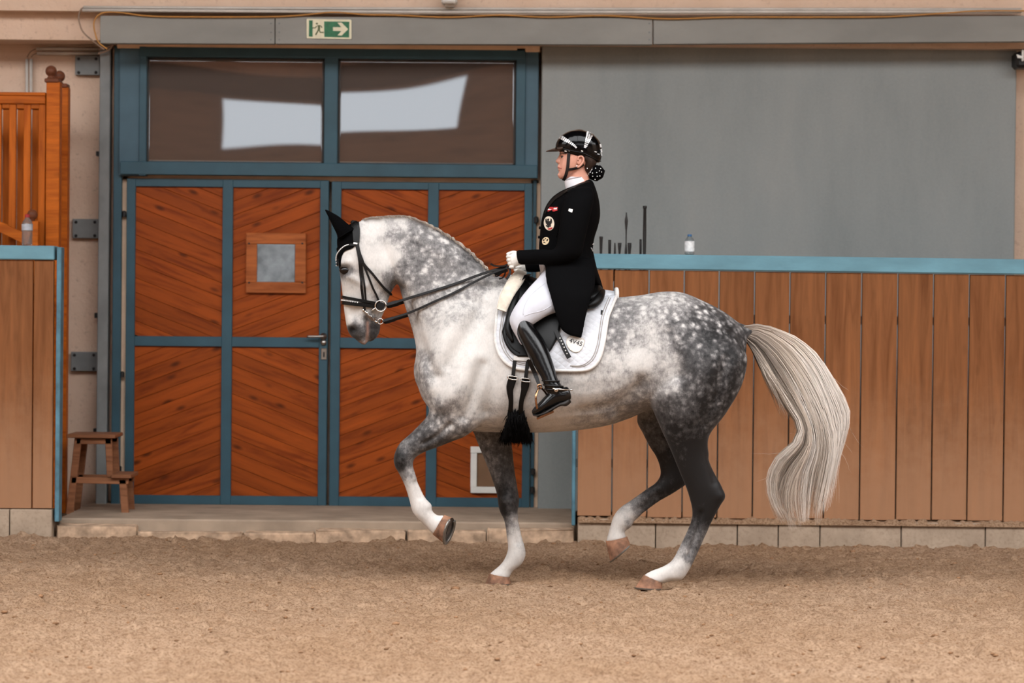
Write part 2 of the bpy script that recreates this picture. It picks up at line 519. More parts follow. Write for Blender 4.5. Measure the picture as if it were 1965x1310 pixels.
# loose clods lying on the sand
rg = np.random.RandomState(3)
ico = bmesh.new(); bmesh.ops.create_icosphere(ico, subdivisions=1, radius=1.0)
iv = np.array([v.co[:] for v in ico.verts]); ifc = np.array([[v.index for v in f.verts] for f in ico.faces]); ico.free()
NV, cv, cf = 0, [], []
for i in range(2600):
    x, y = rg.uniform(-3.8, 3.8), rg.uniform(-4.6, 2.6)
    s = 0.003 + 0.008 * rg.rand() ** 3 + (0.009 if rg.rand() < 0.012 else 0)
    sc = np.array([rg.uniform(.8, 1.7), rg.uniform(.8, 1.5), rg.uniform(.5, .8)]) * s
    vv = iv * sc * (1 + 0.25 * (rg.rand(len(iv), 1) - .5)) + np.array([x, y, float(sand_h(np.array([x]), np.array([y]))[0]) + s * .2])
    cv.append(vv); cf.append(ifc + NV); NV += len(iv)
tag(obj('sand_clods', np_mesh('sand_clods', np.concatenate(cv), np.concatenate(cf)), M['clod'], smooth=True),
    'loose sand clods scattered over the riding surface', 'sand', kind='stuff')

# ------------------------------------------------------------------ threshold in front of the doors
SILL_Z = 0.114
xa, xb = P(104, 990, KB_Y).x, P(1106, 1000, KB_Y).x
struct(box('trim_2', xa, xb, 2.88, WALL_Y + .02, -0.1, SILL_Z, M['concrete'], bevel=0.01))
curb = thing('trim_3', ((xa + xb) / 2, 2.8, 0), kind='structure')
x = xa + 0.01
while x < xb - 0.3:
    L = RNG.uniform(0.42, 0.75); L = min(L, xb - x)
    bm = box_bm(x, x + L - 0.015, 2.74, 2.875, -0.08, SILL_Z - RNG.uniform(.028, .075), 0.012, seg=2)
    for v in bm.verts: v.co += Vector((RNG.uniform(-.006, .006), RNG.uniform(-.006, .006), RNG.uniform(-.006, .006)))
    obj('curb_stone', bm, M['curb'], curb); x += L

# ------------------------------------------------------------------ kick boards
def plank_v(px0, px1, py_top, py_bot, Y, thick, mat, parent, name='plank'):
    """a vertical board, its local x running upwards along the grain."""
    a = P((px0 + px1) / 2, py_bot, Y); b = P((px0 + px1) / 2, py_top, Y)
    ym = (py_top + py_bot) / 2
    x0, x1 = P(px0, ym, Y).x, P(px1, ym, Y).x
    w = (x1 - x0) / 2
    bm = box_bm(0, b.z - a.z, -w, w, 0, thick, 0.003)
    mt = Matrix(((0, 1, 0, (x0 + x1) / 2), (0, 0, 1, Y + RNG.uniform(-.003, .003)), (1, 0, 0, a.z), (0, 0, 0, 1)))
    o = obj(name, bm, mat, None); o.matrix_basis = mt
    return attach(o, parent)

def block_row(joints, ytop, ybot, Y, parent):
    for a, b in zip(joints, joints[1:]):
        m_ = (a + b) / 2
        pa, pb = P(a, 1020, Y), P(b, 1020, Y)
        zt = P(m_, ytop(m_), Y).z
        bm = box_bm(pa.x + .003, pb.x - .003, Y + RNG.uniform(-.004, .004), Y + .16, -0.12, zt + RNG.uniform(-.006, .006), 0.008, seg=2)
        obj('concrete_block', bm, M['block'], parent)
# right-hand section
kb = thing('kickboard_fence', (P(1540, 1040, KB_Y).x, KB_Y, 0), 'long brown plank kickboard wall behind the horse with pale concrete footing', 'kickboard')
edges = [1109, 1176, 1243.5, 1311, 1378, 1446, 1514, 1582.5, 1651.5, 1721, 1789.5, 1858, 1927.5, 1998, 2067, 2136, 2205, 2274, 2343, 2412, 2481]
for a, b in zip(edges, edges[1:]):
    cx = (a + b) / 2
    t = 515 + (cx - 1106) * 0.01306; bt = 992 + (cx - 1150) * 0.012 - RNG.uniform(0, 3)
    plank_v(a + 1.3, b - 1.3, t + 1.5, bt, KB_Y, 0.035, M['kick_wood'], kb)
def bar_x(px0, px1, py0, py1, Y, d, mat, parent, name, bevel=.004):
    """horizontal bar with its grain along local x."""
    a, b = P(px0, (py0[0] + py1[0]) / 2, Y), P(px1, (py0[1] + py1[1]) / 2, Y)
    h = (P(px0, py0[0], Y) - P(px0, py1[0], Y)).length / 2
    L = (b - a).length
    bm = box_bm(0, L, 0, d, -h, h, bevel)
    ang = math.atan2(b.z - a.z, b.x - a.x)
    o = obj(name, bm, mat, None)
    o.matrix_basis = Matrix.Translation(a) @ Matrix.Rotation(-ang, 4, 'Y')
    return attach(o, parent)
bar_x(1100, 2481, (600, 616), (616, 632), KB_Y + .04, .05, M['grey_steel'], kb, 'rear_batten')
bar_x(1140, 1280, (760, 761), (764, 765), KB_Y + .12, .2, M['grey_steel'], kb, 'rear_shelf')
bar_x(1130, 1290, (765, 766), (775, 776), KB_Y + .04, .28, M['grey_steel'], kb, 'rear_shelf')
bar_x(1100, 2481, (880, 896), (896, 912), KB_Y + .04, .05, M['grey_steel'], kb, 'rear_batten')
block_row([1108, 1258, 1415, 1493.5, 1573.5, 1729.5, 1891, 2048, 2206, 2364, 2484], lambda x: 997 + (x - 1150) * 0.011, None, KB_Y - .03, kb)
rail = tag(bar_x(1106, 2484, (486.0, 504.5), (515, 533), KB_Y - .02, .2, M['blue'], None, 'cap_rail', .006),
           'long light blue cap rail running on top of the kickboards behind the horse', 'rail')
# sand heaped on the ledge at the foot of the boards
hb = bmesh.new()
n = 250
for k in range(n):
    px = 1109 + (2481 - 1109) * k / (n - 1)
    y0 = 998 + (px - 1150) * 0.011
    hgt = 0.012 + 0.028 * RNG.random()
    base = P(px, y0, KB_Y)
    for yy, zz in ((-.05, -.012), (-.02, hgt * .7), (0.02, hgt)):
        hb.verts.new((base.x, KB_Y + yy, base.z + zz))
hb.verts.ensure_lookup_table()
for k in range(n - 1):
    for j in range(2):
        a = k * 3 + j
        hb.faces.new((hb.verts[a], hb.verts[a + 3], hb.verts[a + 4], hb.verts[a + 1]))
h_ = obj('sand_ledge', hb, M['sand'], kb, smooth=True); h_['kind'] = 'stuff'

# blue edge strips closing the two board sections
def post_px(name, c, Y, depth, mat, label, cat):
    return tag(pquad(name, c, Y, depth, mat, None, 0.004), label, cat)
post_px('edge_post', [(1100, 516), (1108, 516), (1104, 1008), (1097, 1008)], KB_Y + .02, .10, M['blue_post'],
        'thin pale blue post closing the kickboards right of the grey panel', 'post')
post_px('edge_post', [(109, 474), (118, 474), (113, 1001), (104.5, 1001)], KB_Y - .01, .12, M['blue_post'],
        'tall blue post at the end of the left kickboards', 'post')

# left-hand section
kl = thing('kickboard_fence', (P(30, 1030, KB_Y).x, KB_Y, 0), 'short brown plank kickboard section at the left picture edge', 'kickboard')
for a, b in ((-484, -417), (-415, -348), (-346, -279), (-277, -210), (-208, -141), (-139, -72), (-70, -4), (-2, 61.5), (64, 101.5)):
    plank_v(a, b, 499, 975, KB_Y, 0.035, M['kick_wood'], kl)
block_row([-486, -300, -140, 18, 100], lambda x: 978 + x * 0.01, None, KB_Y - .03, kl)
tag(bar_x(-486, 104, (465.5, 471.5), (492.5, 498.5), KB_Y - .02, .2, M['blue'], None, 'cap_rail', .006),
    'short light blue cap rail under the bottle at the left edge', 'rail')

# ------------------------------------------------------------------ beam, sliding panel, posts
bh = thing('trim_4', tuple(P(1000, 82, 3.86)), kind='structure')
for c in ([(192, 30), (527, 32), (527, 84), (192, 83)], [(528.5, 32), (1252, 35), (1252, 85.5), (528.5, 84)], [(1254, 35), (2000, 30), (2000, 79.5), (1254, 84.5)]):
    pquad('beam_cladding', c, 3.84, .09, M['grey_beam'], bh, .003)
for px in (520, 536, 1246):
    for py in (45, 62, 76):
        obj('screw', lathe_bm([(0.006, 0), (0.006, .004), (0, .005)], P(px, py, 3.84), 8, Vector((0, -1, 0))), M['grey_steel'], bh)
panel = tag(pbox('sliding_panel', 1036, 90, 1946, 985, 4.18, .07, M['grey'], None, .006), 'large plain grey sliding door panel hanging behind the blue rail', 'panel')
bm = bmesh.new()
sp = thing('steel_post', tuple(P(197, 1000, 4.3)), 'grey steel post with bolted plates left of the teal door frame', 'post')
pquad('post_body', [(192, 86), (212, 86), (203, 1000), (183, 1000)], 4.24, .12, M['grey_steel'], sp, .004)
for c in ((144, 107, 191, 144), (139, 420, 189, 457), (136, 675, 187, 712)):
    pl = pbox('mounting_plate', *c, 4.40, .045, M['grey_steel'], sp, .003)
    for px in (c[0] + 7, c[2] - 7):
        for py in (c[1] + 6, c[3] - 5):
            obj('bolt', lathe_bm([(0.011, 0), (0.011, .006), (0.006, .01), (0, .011)], P(px, py, 4.40), 8, Vector((0, -1, 0))), M['iron'], pl)
for c in ((184, 290, 192, 299), (181, 600, 189, 610), (179, 822, 186, 832)):
    pbox('bracket', *c, 4.36, .09, M['iron'], sp, .002)

# conduits
def conduit(pts, Y, r, label, name='conduit', mat=None):
    q = catmull([P(x, y, Y) for x, y in pts], 4) if len(pts) > 2 else [P(x, y, Y) for x, y in pts]
    return tag(obj(name, tube_bm(q, r, 8), mat or M['conduit'], smooth=True), label, 'conduit')
conduit([(70, 93.7), (189, 94.2)], 4.41, .011, 'upper of two short grey conduits above the wooden post')
conduit([(71, 102.5), (189, 103)], 4.41, .011, 'lower of two short grey conduits above the wooden post')
conduit([(51.5, 113), (51.5, 300)], 4.41, .011, 'left of two vertical grey conduits behind the wooden railing')
conduit([(59.5, 113), (59.5, 300)], 4.41, .011, 'right of two vertical grey conduits behind the wooden railing')
conduit([(160, 14.0), (852, 17), (1960, 18)], 3.88, .010, 'upper thin pipe running along the top of the grey beam')
conduit([(158, 19.5), (852, 23.0), (1960, 22.5)], 3.86, .011, 'lower thin pipe running along the top of the grey beam')
def cable(name, pts, Y, r, mat, label):
    return tag(obj(name, tube_bm(catmull([P(x, y, Y) for x, y in pts], 6), r, 6), mat, smooth=True), label, 'cable')
cable('cable', [(206, 94), (190, 82), (183, 65), (180, 45), (186, 32), (200, 24), (230, 24), (290, 31), (400, 32.5), (520, 32), (580, 29), (640, 23.5), (700, 28), (760, 29), (860, 33), (960, 29), (1050, 33), (1160, 30), (1280, 36), (1400, 33), (1560, 33), (1700, 32), (1800, 26), (1880, 21), (1990, 21)],
      3.82, .0055, M['cable'], 'thin orange cable sagging along the top of the grey beam')
cable('cable', [(200, 95), (180, 80), (160, 62), (152, 42), (152, 26), (158, 16), (170, 13)], 3.9, .006, M['grey_cable'], 'looped grey brown cable left of the beam end')
cable('cable', [(52, 110), (58, 100), (68, 94)], 4.41, .004, M['grey_cable'], 'short bent cable joining the left conduits')
cable('cable', [(60, 110), (64, 105), (72, 102)], 4.41, .004, M['grey_cable'], 'short bent cable joining the right conduits')
cable('cable', [(188, 94), (200, 92), (212, 88), (216, 80)], 4.2, .006, M['grey_cable'], 'cable leaving the upper conduit towards the beam')
cable('cable', [(188, 103), (202, 99), (212, 93), (217, 85)], 4.2, .006, M['grey_cable'], 'cable leaving the lower conduit towards the beam')

# pale reveals left open around the doors
rv_ = thing('trim_6', tuple(P(620, 340, 4.3)), kind='structure')
M['reveal'] = plain('cream_reveal', (226, 196, 168), .9, .05, 6)
for c in ((232, 336, 243, 970), (236, 336, 1034, 348), (1016, 345, 1034, 976), (225, 84, 1036, 96)):
    pbox('reveal_strip', *c, 4.305 if c[1] > 100 else 4.2, .04, M['reveal'], rv_)
# exit sign
Ys = 3.832
es = thing('exit_sign', tuple(P(631, 75, Ys)), 'green emergency exit sign with running figure and arrow on the grey beam', 'sign')
def s2p(u, v): return (570 + u / 16.375, 20 + v / 16.375)
def spoly(name, pts, Y, mat, parent, d=.0015):
    return obj(name, prism_bm([(P(*s2p(u, v), Y).x, P(*s2p(u, v), Y).z) for u, v in pts], Y, Y + d), mat, parent)
spoly('sign_plate', [(330, 262), (1680, 285), (1712, 310), (1712, 880), (1680, 905), (320, 875), (298, 850), (300, 280)], Ys, M['sign_cream'], es, .006)
spoly('green_field', [(375, 310), (492, 312), (490, 825), (370, 820)], Ys - .0012, M['sign_green'], es)
spoly('green_field', [(850, 345), (1645, 355), (1635, 850), (858, 835)], Ys - .0012, M['sign_green'], es)
spoly('arrow', [(1130, 525), (1390, 525), (1270, 385), (1400, 380), (1605, 590), (1400, 790), (1270, 780), (1390, 650), (1130, 640)], Ys - .0026, M['sign_cream'], es)
fig = bmesh.new()
def sl(bm, pts, r):
    tube_bm([P(*s2p(u, v), Ys - .0008) for u, v in pts], r, 6, bm)
lathe_bm([(0.0075, 0), (0.0075, .003)], P(*s2p(625, 415), Ys), 12, Vector((0, -1, 0)), fig)
sl(fig, [(640, 480), (740, 478)], .0045); sl(fig, [(690, 480), (690, 600)], .009)
sl(fig, [(620, 490), (570, 550), (490, 548)], .0042); sl(fig, [(745, 482), (785, 545)], .0042)
sl(fig, [(680, 590), (625, 700), (580, 770)], .0055); sl(fig, [(690, 590), (730, 690), (840, 690)], .005)
for v in fig.verts: v.co.y = Ys - .001 + (v.co.y - Ys + .001) * .3
obj('running_figure', fig, M['sign_line'], es)

# white fitting on the upper wall and the dark device at the right edge
wf = thing('wall_lamp', tuple(P(862, 10, 3.8)), 'small white fitting fixed above the beam at the top edge', 'lamp')
pbox('housing', 847, -22, 877, 6, 3.72, .16, M['white'], wf, .012)
pbox('neck', 853, 6, 871, 13, 3.78, .1, M['conduit'], wf, .006)
dv = thing('floodlight', tuple(P(1960, 130, 4.2)), 'black floodlight with white bracket at the right picture edge', 'lamp')
pbox('lamp_body', 1950, 98, 1990, 130, 4.0, .2, M['iron'], dv, .02)
pbox('bracket', 1961, 95, 1965, 117, 3.97, .03, M['white'], dv, .004)
pquad('bracket', [(1951, 104), (1962, 108), (1962, 112), (1953, 111)], 3.97, .02, M['white'], dv)
# ------------------------------------------------------------------ teal door front
DY = 4.26            # face of the door leaves
TR = thing('window_1', tuple(P(622, 337, DY)), kind='structure')
Yf = 4.20
pbox('frame_post', 216, 88, 232, 974, Yf + .05, .12, M['teal'], TR, .004)
pbox('frame_board', 229, 88, 268, 337, Yf + .02, .1, M['teal_light'], TR, .003)
pbox('frame_stile', 267, 88, 281, 337, Yf, .12, M['teal'], TR, .004)
pbox('frame_rail', 267, 92.5, 1008, 112, Yf - .002, .12, M['teal'], TR, .004)
pbox('frame_rail', 230, 313, 1031, 338, Yf - .004, .12, M['teal'], TR, .004)
pbox('frame_mullion', 622, 105, 648, 320, Yf, .12, M['teal'], TR, .004)
pbox('frame_stile', 990, 92, 1008, 340, Yf, .12, M['teal'], TR, .004)
pbox('frame_board', 1007, 94, 1033, 342, Yf + .02, .1, M['teal_light'], TR, .003)
pbox('frame_post', 1020, 345, 1027, 978, Yf + .08, .08, M['teal'], TR, .003)
def wavy_pane(name, px0, py0, px1, py1, Y, amp, seed, parent, ph=0.0, tw=(0.0, 0.0)):
    bm = bmesh.new(); nx_, nz_ = 40, 24
    x0, x1 = P(px0, (py0 + py1) / 2, Y).x, P(px1, (py0 + py1) / 2, Y).x
    z1, z0 = P((px0 + px1) / 2, py0, Y).z, P((px0 + px1) / 2, py1, Y).z
    grid = []
    for i in range(nx_ + 1):
        r = []
        for j in range(nz_ + 1):
            u, w = i / nx_, j / nz_
            dy = amp * (math.sin(ph + u * 3.6 + w * 1.6) * math.sin(w * 3.1416) + 0.35 * math.sin(2.3 * ph + u * 6.0 - w * 2.0))
            dy += (tw[0] + tw[1] * u) * (w - .5) * (z1 - z0)
            r.append(bm.verts.new((x0 + (x1 - x0) * u, Y + dy, z0 + (z1 - z0) * w)))
        grid.append(r)
    for i in range(nx_):
        for j in range(nz_):
            bm.faces.new((grid[i][j], grid[i + 1][j], grid[i + 1][j + 1], grid[i][j + 1]))
    geo = bmesh.ops.extrude_face_region(bm, geom=bm.faces[:])
    for e in geo['geom']:
        if isinstance(e, bmesh.types.BMVert): e.co.y += .006
    bmesh.ops.recalc_face_normals(bm, faces=bm.faces[:])
    return obj(name, bm, M['glass'], parent, smooth=True)
wavy_pane('pane', 279, 110, 624, 316, Yf + .05, 0.00035, 1, TR, 0.6, (0.0, .002))
wavy_pane('pane', 646, 112, 992, 319, Yf + .05, 0.0004, 2, TR, 3.4, (-.002, -.006))

def clip_poly(poly, inside, inter):
    out = []
    for i in range(len(poly)):
        a, b = poly[i - 1], poly[i]
        ia, ib = inside(a), inside(b)
        if ib:
            if not ia: out.append(inter(a, b))
            out.append(b)
        elif ia: out.append(inter(a, b))
    return out
def clip_rect(poly, x0, x1, z0, z1):
    for ax, lim, sg in ((0, x0, 1), (0, x1, -1), (1, z0, 1), (1, z1, -1)):
        if not poly: return poly
        ins = lambda p, ax=ax, lim=lim, sg=sg: (p[ax] - lim) * sg >= 0
        def inter(a, b, ax=ax, lim=lim):
            t = (lim - a[ax]) / (b[ax] - a[ax]); return (a[0] + (b[0] - a[0]) * t, a[1] + (b[1] - a[1]) * t)
        poly = clip_poly(poly, ins, inter)
    return poly
def diag_panel(x0, x1, z0, z1, rising, Y, parent):
    ang = math.radians(21.0) * (1 if rising else -1)
    ca, sa = math.cos(ang), math.sin(ang)
    w = 0.0935
    cx, cz = (x0 + x1) / 2, (z0 + z1) / 2
    off = RNG.uniform(0, w)
    for k in range(-12, 13):
        v0, v1 = k * w + off + .0007, (k + 1) * w + off - .0007
        strip = [(-2, v0), (2, v0), (2, v1), (-2, v1)]
        wp = [(cx + u * ca - v * sa, cz + u * sa + v * ca) for u, v in strip]
        c = clip_rect(wp, x0, x1, z0, z1)
        if len(c) < 3: continue
        ar = abs(sum(c[i - 1][0] * c[i][1] - c[i][0] * c[i - 1][1] for i in range(len(c)))) / 2
        if ar < 2e-4: continue
        mx, mz = sum(p[0] for p in c) / len(c), sum(p[1] for p in c) / len(c)
        loc = [((p[0] - mx) * ca + (p[1] - mz) * sa, -(p[0] - mx) * sa + (p[1] - mz) * ca) for p in c]
        bm = prism_bm(loc, 0.0, 0.022)
        front = [e for e in bm.edges if abs(e.verts[0].co.y) < 1e-6 and abs(e.verts[1].co.y) < 1e-6]
        bmesh.ops.bevel(bm, geom=front, offset=.0022, segments=1, affect='EDGES')
        o = obj('plank', bm, M['door_wood'], None)
        o.matrix_basis = Matrix.Translation((mx, Y + RNG.uniform(-.0015, .0015), mz)) @ Matrix.Rotation(-ang, 4, 'Y')
        attach(o, parent)
def leaf(name, xs, label_top, mid, bot, dirs):
    """xs: outer left, panel edges..., outer right in pixels at mid height; rails as (top, bottom) pixel rows."""
    cxp = (xs[0] + xs[-1]) / 2
    X = [P(x, 655, DY).x for x in xs]
    Zr = lambda py: P(cxp, py, DY).z
    t0, t1 = label_top; m0, m1 = mid; b0, b1 = bot
    D = thing(name, ((X[0] + X[-1]) / 2, DY, SILL_Z), kind='structure')
    for i in (0, 2, 4):
        box('stile', X[i], X[i + 1], DY, DY + .06, Zr(b1), Zr(t0), M['teal'], D, .003)
    for (a, b) in ((t0, t1), (m0, m1), (b0, b1)):
        for i in (1, 3):
            box('rail', X[i] - .001, X[i + 1] + .001, DY + .002, DY + .058, Zr(b), Zr(a), M['teal'], D, .003)
    rects = []
    for r, (a, b) in enumerate(((t1, m0), (m1, b0))):
        for c, i in enumerate((1, 3)):
            diag_panel(X[i] - .004, X[i + 1] + .004, Zr(b) - .004, Zr(a) + .004, dirs[r][c], DY + .022, D)
    box('back_board', X[0] + .02, X[-1] - .02, DY + .047, DY + .062, Zr(b1) + .02, Zr(t0) - .02, M['dark'], D)
    return D, X
d1, X1 = leaf('door_1', [241, 258, 425, 445, 612, 628.5], (344, 359), (646, 665), (951, 968), ((0, 1), (1, 0)))
d2, X2 = leaf('door_2', [634, 652.5, 819, 839.5, 1004, 1019], (350, 364), (649, 669), (954, 972), ((0, 1), (1, 0)))
# small window in the left leaf
def frame4(x0, y0, x1, y1, w, Y, d, mat, parent, name):
    pbox(name, x0, y0, x1, y0 + w, Y, d, mat, parent, .003); pbox(name, x0, y1 - w, x1, y1, Y, d, mat, parent, .003)
    pbox(name, x0, y0 + w, x0 + w, y1 - w, Y - .002, d, mat, parent, .003); pbox(name, x1 - w, y0 + w, x1, y1 - w, Y - .002, d, mat, parent, .003)
frame4(472, 447, 587, 562, 21, DY - .008, .03, M['win_wood'], d1, 'window_frame')
wp_ = wavy_pane('window_pane', 492, 467, 567, 542, DY + .002, 0.0004, 3, d1, 0.2)
M['pale_glass'] = plain('grey_lit_window_glass', (138, 147, 152), .12, .18, 9, 0, 10, .5, coat=.3)  # the grey light seen in the pane is put into its base colour
wp_.data.materials.clear(); wp_.data.materials.append(M['pale_glass'])
for px in (478, 580):
    for py in (467, 542):
        obj('screw', lathe_bm([(0.007, 0), (0.007, .003), (0, .004)], P(px, py, DY - .01), 8, Vector((0, -1, 0))), M['iron'], d1)
# lever handle and lock plate
hb = bmesh.new()
lathe_bm([(0.024, 0), (0.024, .012), (0.012, .014), (0.012, .05), (0, .051)], P(621, 645, DY), 14, Vector((0, -1, 0)), hb)
tube_bm(catmull([P(622, 645, DY - .045), P(610, 645.5, DY - .05), P(589, 645.5, DY - .05)], 4), .0085, 8, hb)
lathe_bm([(0.02, 0), (0.02, .012), (0, .014)], P(621, 657, DY), 14, Vector((0, -1, 0)), hb)
obj('handle', hb, M['steel'], d1, smooth=True)
pl = pbox('lock_plate', 616, 668, 627, 690, DY - .008, .008, M['steel'], d1, .003)
pbox('keyhole', 620, 675, 623, 685, DY - .0105, .003, M['iron'], pl)
for px, py in ((238, 411), (234, 719), (229, 900)):
    obj('hinge', lathe_bm([(0.016, -.018), (0.016, .018), (0.008, .024)], P(px, py, DY + .01), 10), M['iron'], d1)
for px, py in ((1029, 422), (1023, 905), (1022, 940)):
    obj('hinge', lathe_bm([(0.016, -.018), (0.016, .018), (0.008, .024)], P(px, py, DY + .01), 10), M['iron'], d2)
# cat flap low in the right leaf
frame4(903, 857, 976, 946, 12, DY - .004, .03, M['white'], d2, 'flap_frame')
M['flap'] = plain('smoked_flap', (120, 92, 70), 0.25, 0.05, 8, spec=.5)
pbox('flap', 914, 869, 964, 934, DY + .012, .006, M['flap'], d2)

# ------------------------------------------------------------------ wooden railing on the left
def railing(dx, dy, Y, label, extra):
    r = thing('wooden_railing', tuple(P(60 + dx, 470, Y)), label, 'railing')
    pbox('newel_post', 86 + dx, 157 + dy, 112 + dx, 985, Y - .05, .1, M['orange_wood'], r, .004)
    cp = pbox('post_cap', 85 + dx, 150 + dy, 113 + dx, 158 + dy, Y - .06, .12, M['red_wood'], r, .006)
    c = P(98 + dx, 136.5 + dy, Y); s = (P(109 + dx, 136 + dy, Y) - P(98 + dx, 136 + dy, Y)).length
    prof = [(0.03, -s * 1.3), (0.022, -s)] + [(s * math.sin(a), -s * math.cos(a)) for a in np.linspace(.5, math.pi, 12)]
    prof[-1] = (0, s)
    obj('ball_finial', lathe_bm(prof, c, 18), M['red_wood'], r, smooth=True)
    bar_x(-460 + dx, 87 + dx, (177 + dy, 180 + dy), (196 + dy, 199 + dy), Y - .04, .08, M['orange_wood'], r, 'handrail')
    bar_x(-460 + dx, 87 + dx, (173.5 + dy, 177 + dy), (180 + dy, 183.5 + dy), Y - .05, .1, M['orange_wood'], r, 'handrail')
    for xa_ in (-470,):
        pbox('newel_post', xa_ + dx, 157 + dy, xa_ + 26 + dx, 985, Y - .05, .1, M['orange_wood'], r, .004)
    bar_x(-445 + dx, 87 + dx, (930, 935), (945, 950), Y - .03, .06, M['orange_wood'], r, 'bottom_rail')
    for a, b in [(-44 - 28.5 * k, -31 - 28.5 * k) for k in range(1, 14)] + [(-44, -31), (-13, 0), (15, 28.5), (43, 56), (71.5, 85)]:
        plank_v(a + dx, b + dx, 198 + dy, 940, Y - .02, .035, M['orange_wood'], r, 'baluster')
    return r
railing(0, 0, 3.35, 'orange glazed wooden railing with ball topped post, nearer one at the left edge', True)
railing(16, 10, 3.95, 'orange wooden railing standing just behind the nearer left railing', False)
# stair handrail running down behind the bottle
st = thing('stair_railing', tuple(P(62, 480, 3.2)), 'sloping orange stair rail with dark ball post behind the left bottle', 'railing')
pquad('sloping_rail', [(-100, 376), (62, 455), (62, 476), (-100, 397)], 3.2, .05, M['orange_wood'], st, .003)
pbox('newel_post', 55, 424, 71, 1000, 3.18, .07, M['orange_wood'], st, .003)
obj('ball_finial', lathe_bm([(.02, -.045)] + [(0.036 * math.sin(a), -0.036 * math.cos(a)) for a in np.linspace(.5, math.pi - .001, 10)], P(62, 412, 3.2), 16), M['red_wood'], st, smooth=True)

# ------------------------------------------------------------------ step stool in the niche
SY = 3.42
stl = thing('step_stool', (P(185, 985, SY + .2).x, SY + .15, SILL_Z), 'small brown wooden step stool beside the teal doors', 'stool')
for dz, yy in ((0, SY), (0, SY + .30)):
    f = 1
    def q(name, c): pquad(name, c, yy, .035, M['stool_wood'], stl, .003)
    gy_ = 986 if yy == SY else 986
    def low(py, yv=yy): return py
    # the leg feet rest on the slab: pixel rows are measured for the front frame and reused at the same world shape
    dx_ = 0.0
    def qq(name, c, yy=yy):
        bm = quad_bm(c, SY, .035, .003)
        for v in bm.verts: v.co.y += yy - SY
        mn = min(v.co.z for v in bm.verts)
        obj(name, bm, M['stool_wood'], stl)
    qq('leg', [(143, 840), (156, 840), (140, 986), (126, 986)])
    qq('leg', [(201, 840), (214, 840), (217, 916), (205, 916)])
    qq('leg', [(228, 920), (242, 920), (247, 987.5), (233, 987.5)])
    qq('top_rail', [(146, 841), (213, 841), (214, 852), (146, 852)])
    qq('lower_rail', [(137, 915), (246, 917), (246, 929), (136, 927)])
bm = box_bm(P(129, 836, SY).x, P(222, 836, SY).x, SY - .03, SY + .365, P(175, 840, SY).z, P(175, 833, SY).z, .004); obj('tread', bm, M['stool_wood'], stl)
bm = box_bm(P(214, 915, SY).x, P(252, 915, SY).x, SY - .03, SY + .365, P(235, 917, SY).z, P(235, 910, SY).z, .004); obj('tread', bm, M['stool_wood'], stl)

# ------------------------------------------------------------------ bottles and whips on the rails
M['pet'] = plain('clear_bottle_plastic', (196, 206, 206), 0.08, 0.02, 5, spec=.6); 
mm = NT('bottle_water'); mm.color(lin((205, 214, 216))); mm.set(rough=.06, trans=.85, ior=1.33, spec=.6); M['water'] = mm.m
M['red_cap'] = plain('red_cap', (150, 40, 44), .4); M['blue_cap'] = plain('blue_cap', (58, 104, 150), .4)
M['label_grey'] = plain('paper_label', (168, 172, 180), .5, .1, 40); M['label_white'] = plain('white_label', (225, 228, 230), .5, .12, 60)
def bottle(px, py_bot, py_top, w, Y, capm, labm, label, lab):
    b = P(px, py_bot, Y); t = P(px, py_top, Y); h = t.z - b.z; r = w / 2 * (t.y - CAM_LOC.y) / FOC
    T = thing('water_bottle', tuple(b), label, 'bottle')
    prof = [(r * .8, 0), (r, h * .04)]
    for k in range(5):
        z = h * (.06 + k * .075); prof += [(r, z), (r * .93, z + h * .035)]
    prof += [(r, h * .46), (r, h * .66), (r * .85, h * .76), (r * .42, h * .86), (r * .4, h * .9)]
    obj('body', lathe_bm(prof, b, 20), M['water'], T, smooth=True)
    obj('label', lathe_bm([(r * 1.015, h * lab[0]), (r * 1.015, h * lab[1])], b, 20), labm, T, smooth=False)
    obj('cap', lathe_bm([(r * .46, h * .9), (r * .46, h * .985), (r * .4, h)], b, 16), capm, T)
bottle(52, 470.2, 411, 21, KB_Y + .08, M['red_cap'], M['label_grey'], 'clear ribbed bottle with red cap on the left blue rail', (.48, .68))
bottle(1323, 488.3, 449.5, 19, KB_Y + .08, M['blue_cap'], M['label_white'], 'small clear bottle with white label and blue cap on the right rail', (.15, .66))
M['whip'] = black('whip_black', (30, 28, 27), .5, .4)
railz = lambda px: P(px, 487 + (px - 1150) * .0115, KB_Y).z
def whip(px, top, prof, label):
    Y = KB_Y + .24
    t = P(px, top, Y); zb = P(px, 759, KB_Y + .12).z
    L = t.z - zb
    T = thing('riding_whip', (t.x, Y, zb), label, 'whip', 'riding whips leaning upright behind the right rail')
    h1 = prof[-1][1]
    obj('shaft', lathe_bm([(.004, 0), (.005, L + prof[0][1] + .001)], (t.x, Y, zb), 8), M['whip'], T, smooth=True)
    obj('grip', lathe_bm([(r, L + z) for r, z in prof], (t.x, Y, zb), 12), M['whip'], T, smooth=True)
flare = lambda h: [(.008, -h), (.0085, -h * .4), (.011, -.02), (.013, -.008), (.012, 0)]
whip(1153.5, 453.5, flare(.25), 'black whip handle with flared knob nearest the rider, behind the blue rail')
whip(1170, 460, [(.009, -.25), (.010, -.02), (.010, 0)], 'plain straight black whip handle, second from the rider behind the rail')
whip(1180, 466, [(.009, -.25), (.008, -.08), (.006, -.02), (.004, 0)], 'thin pointed black whip tip, third from the rider behind the rail')
whip(1189, 466, [(.005, -.25), (.006, -.08), (.012, -.02), (.013, 0)], 'short mushroom headed black whip handle left of the tall spindle')
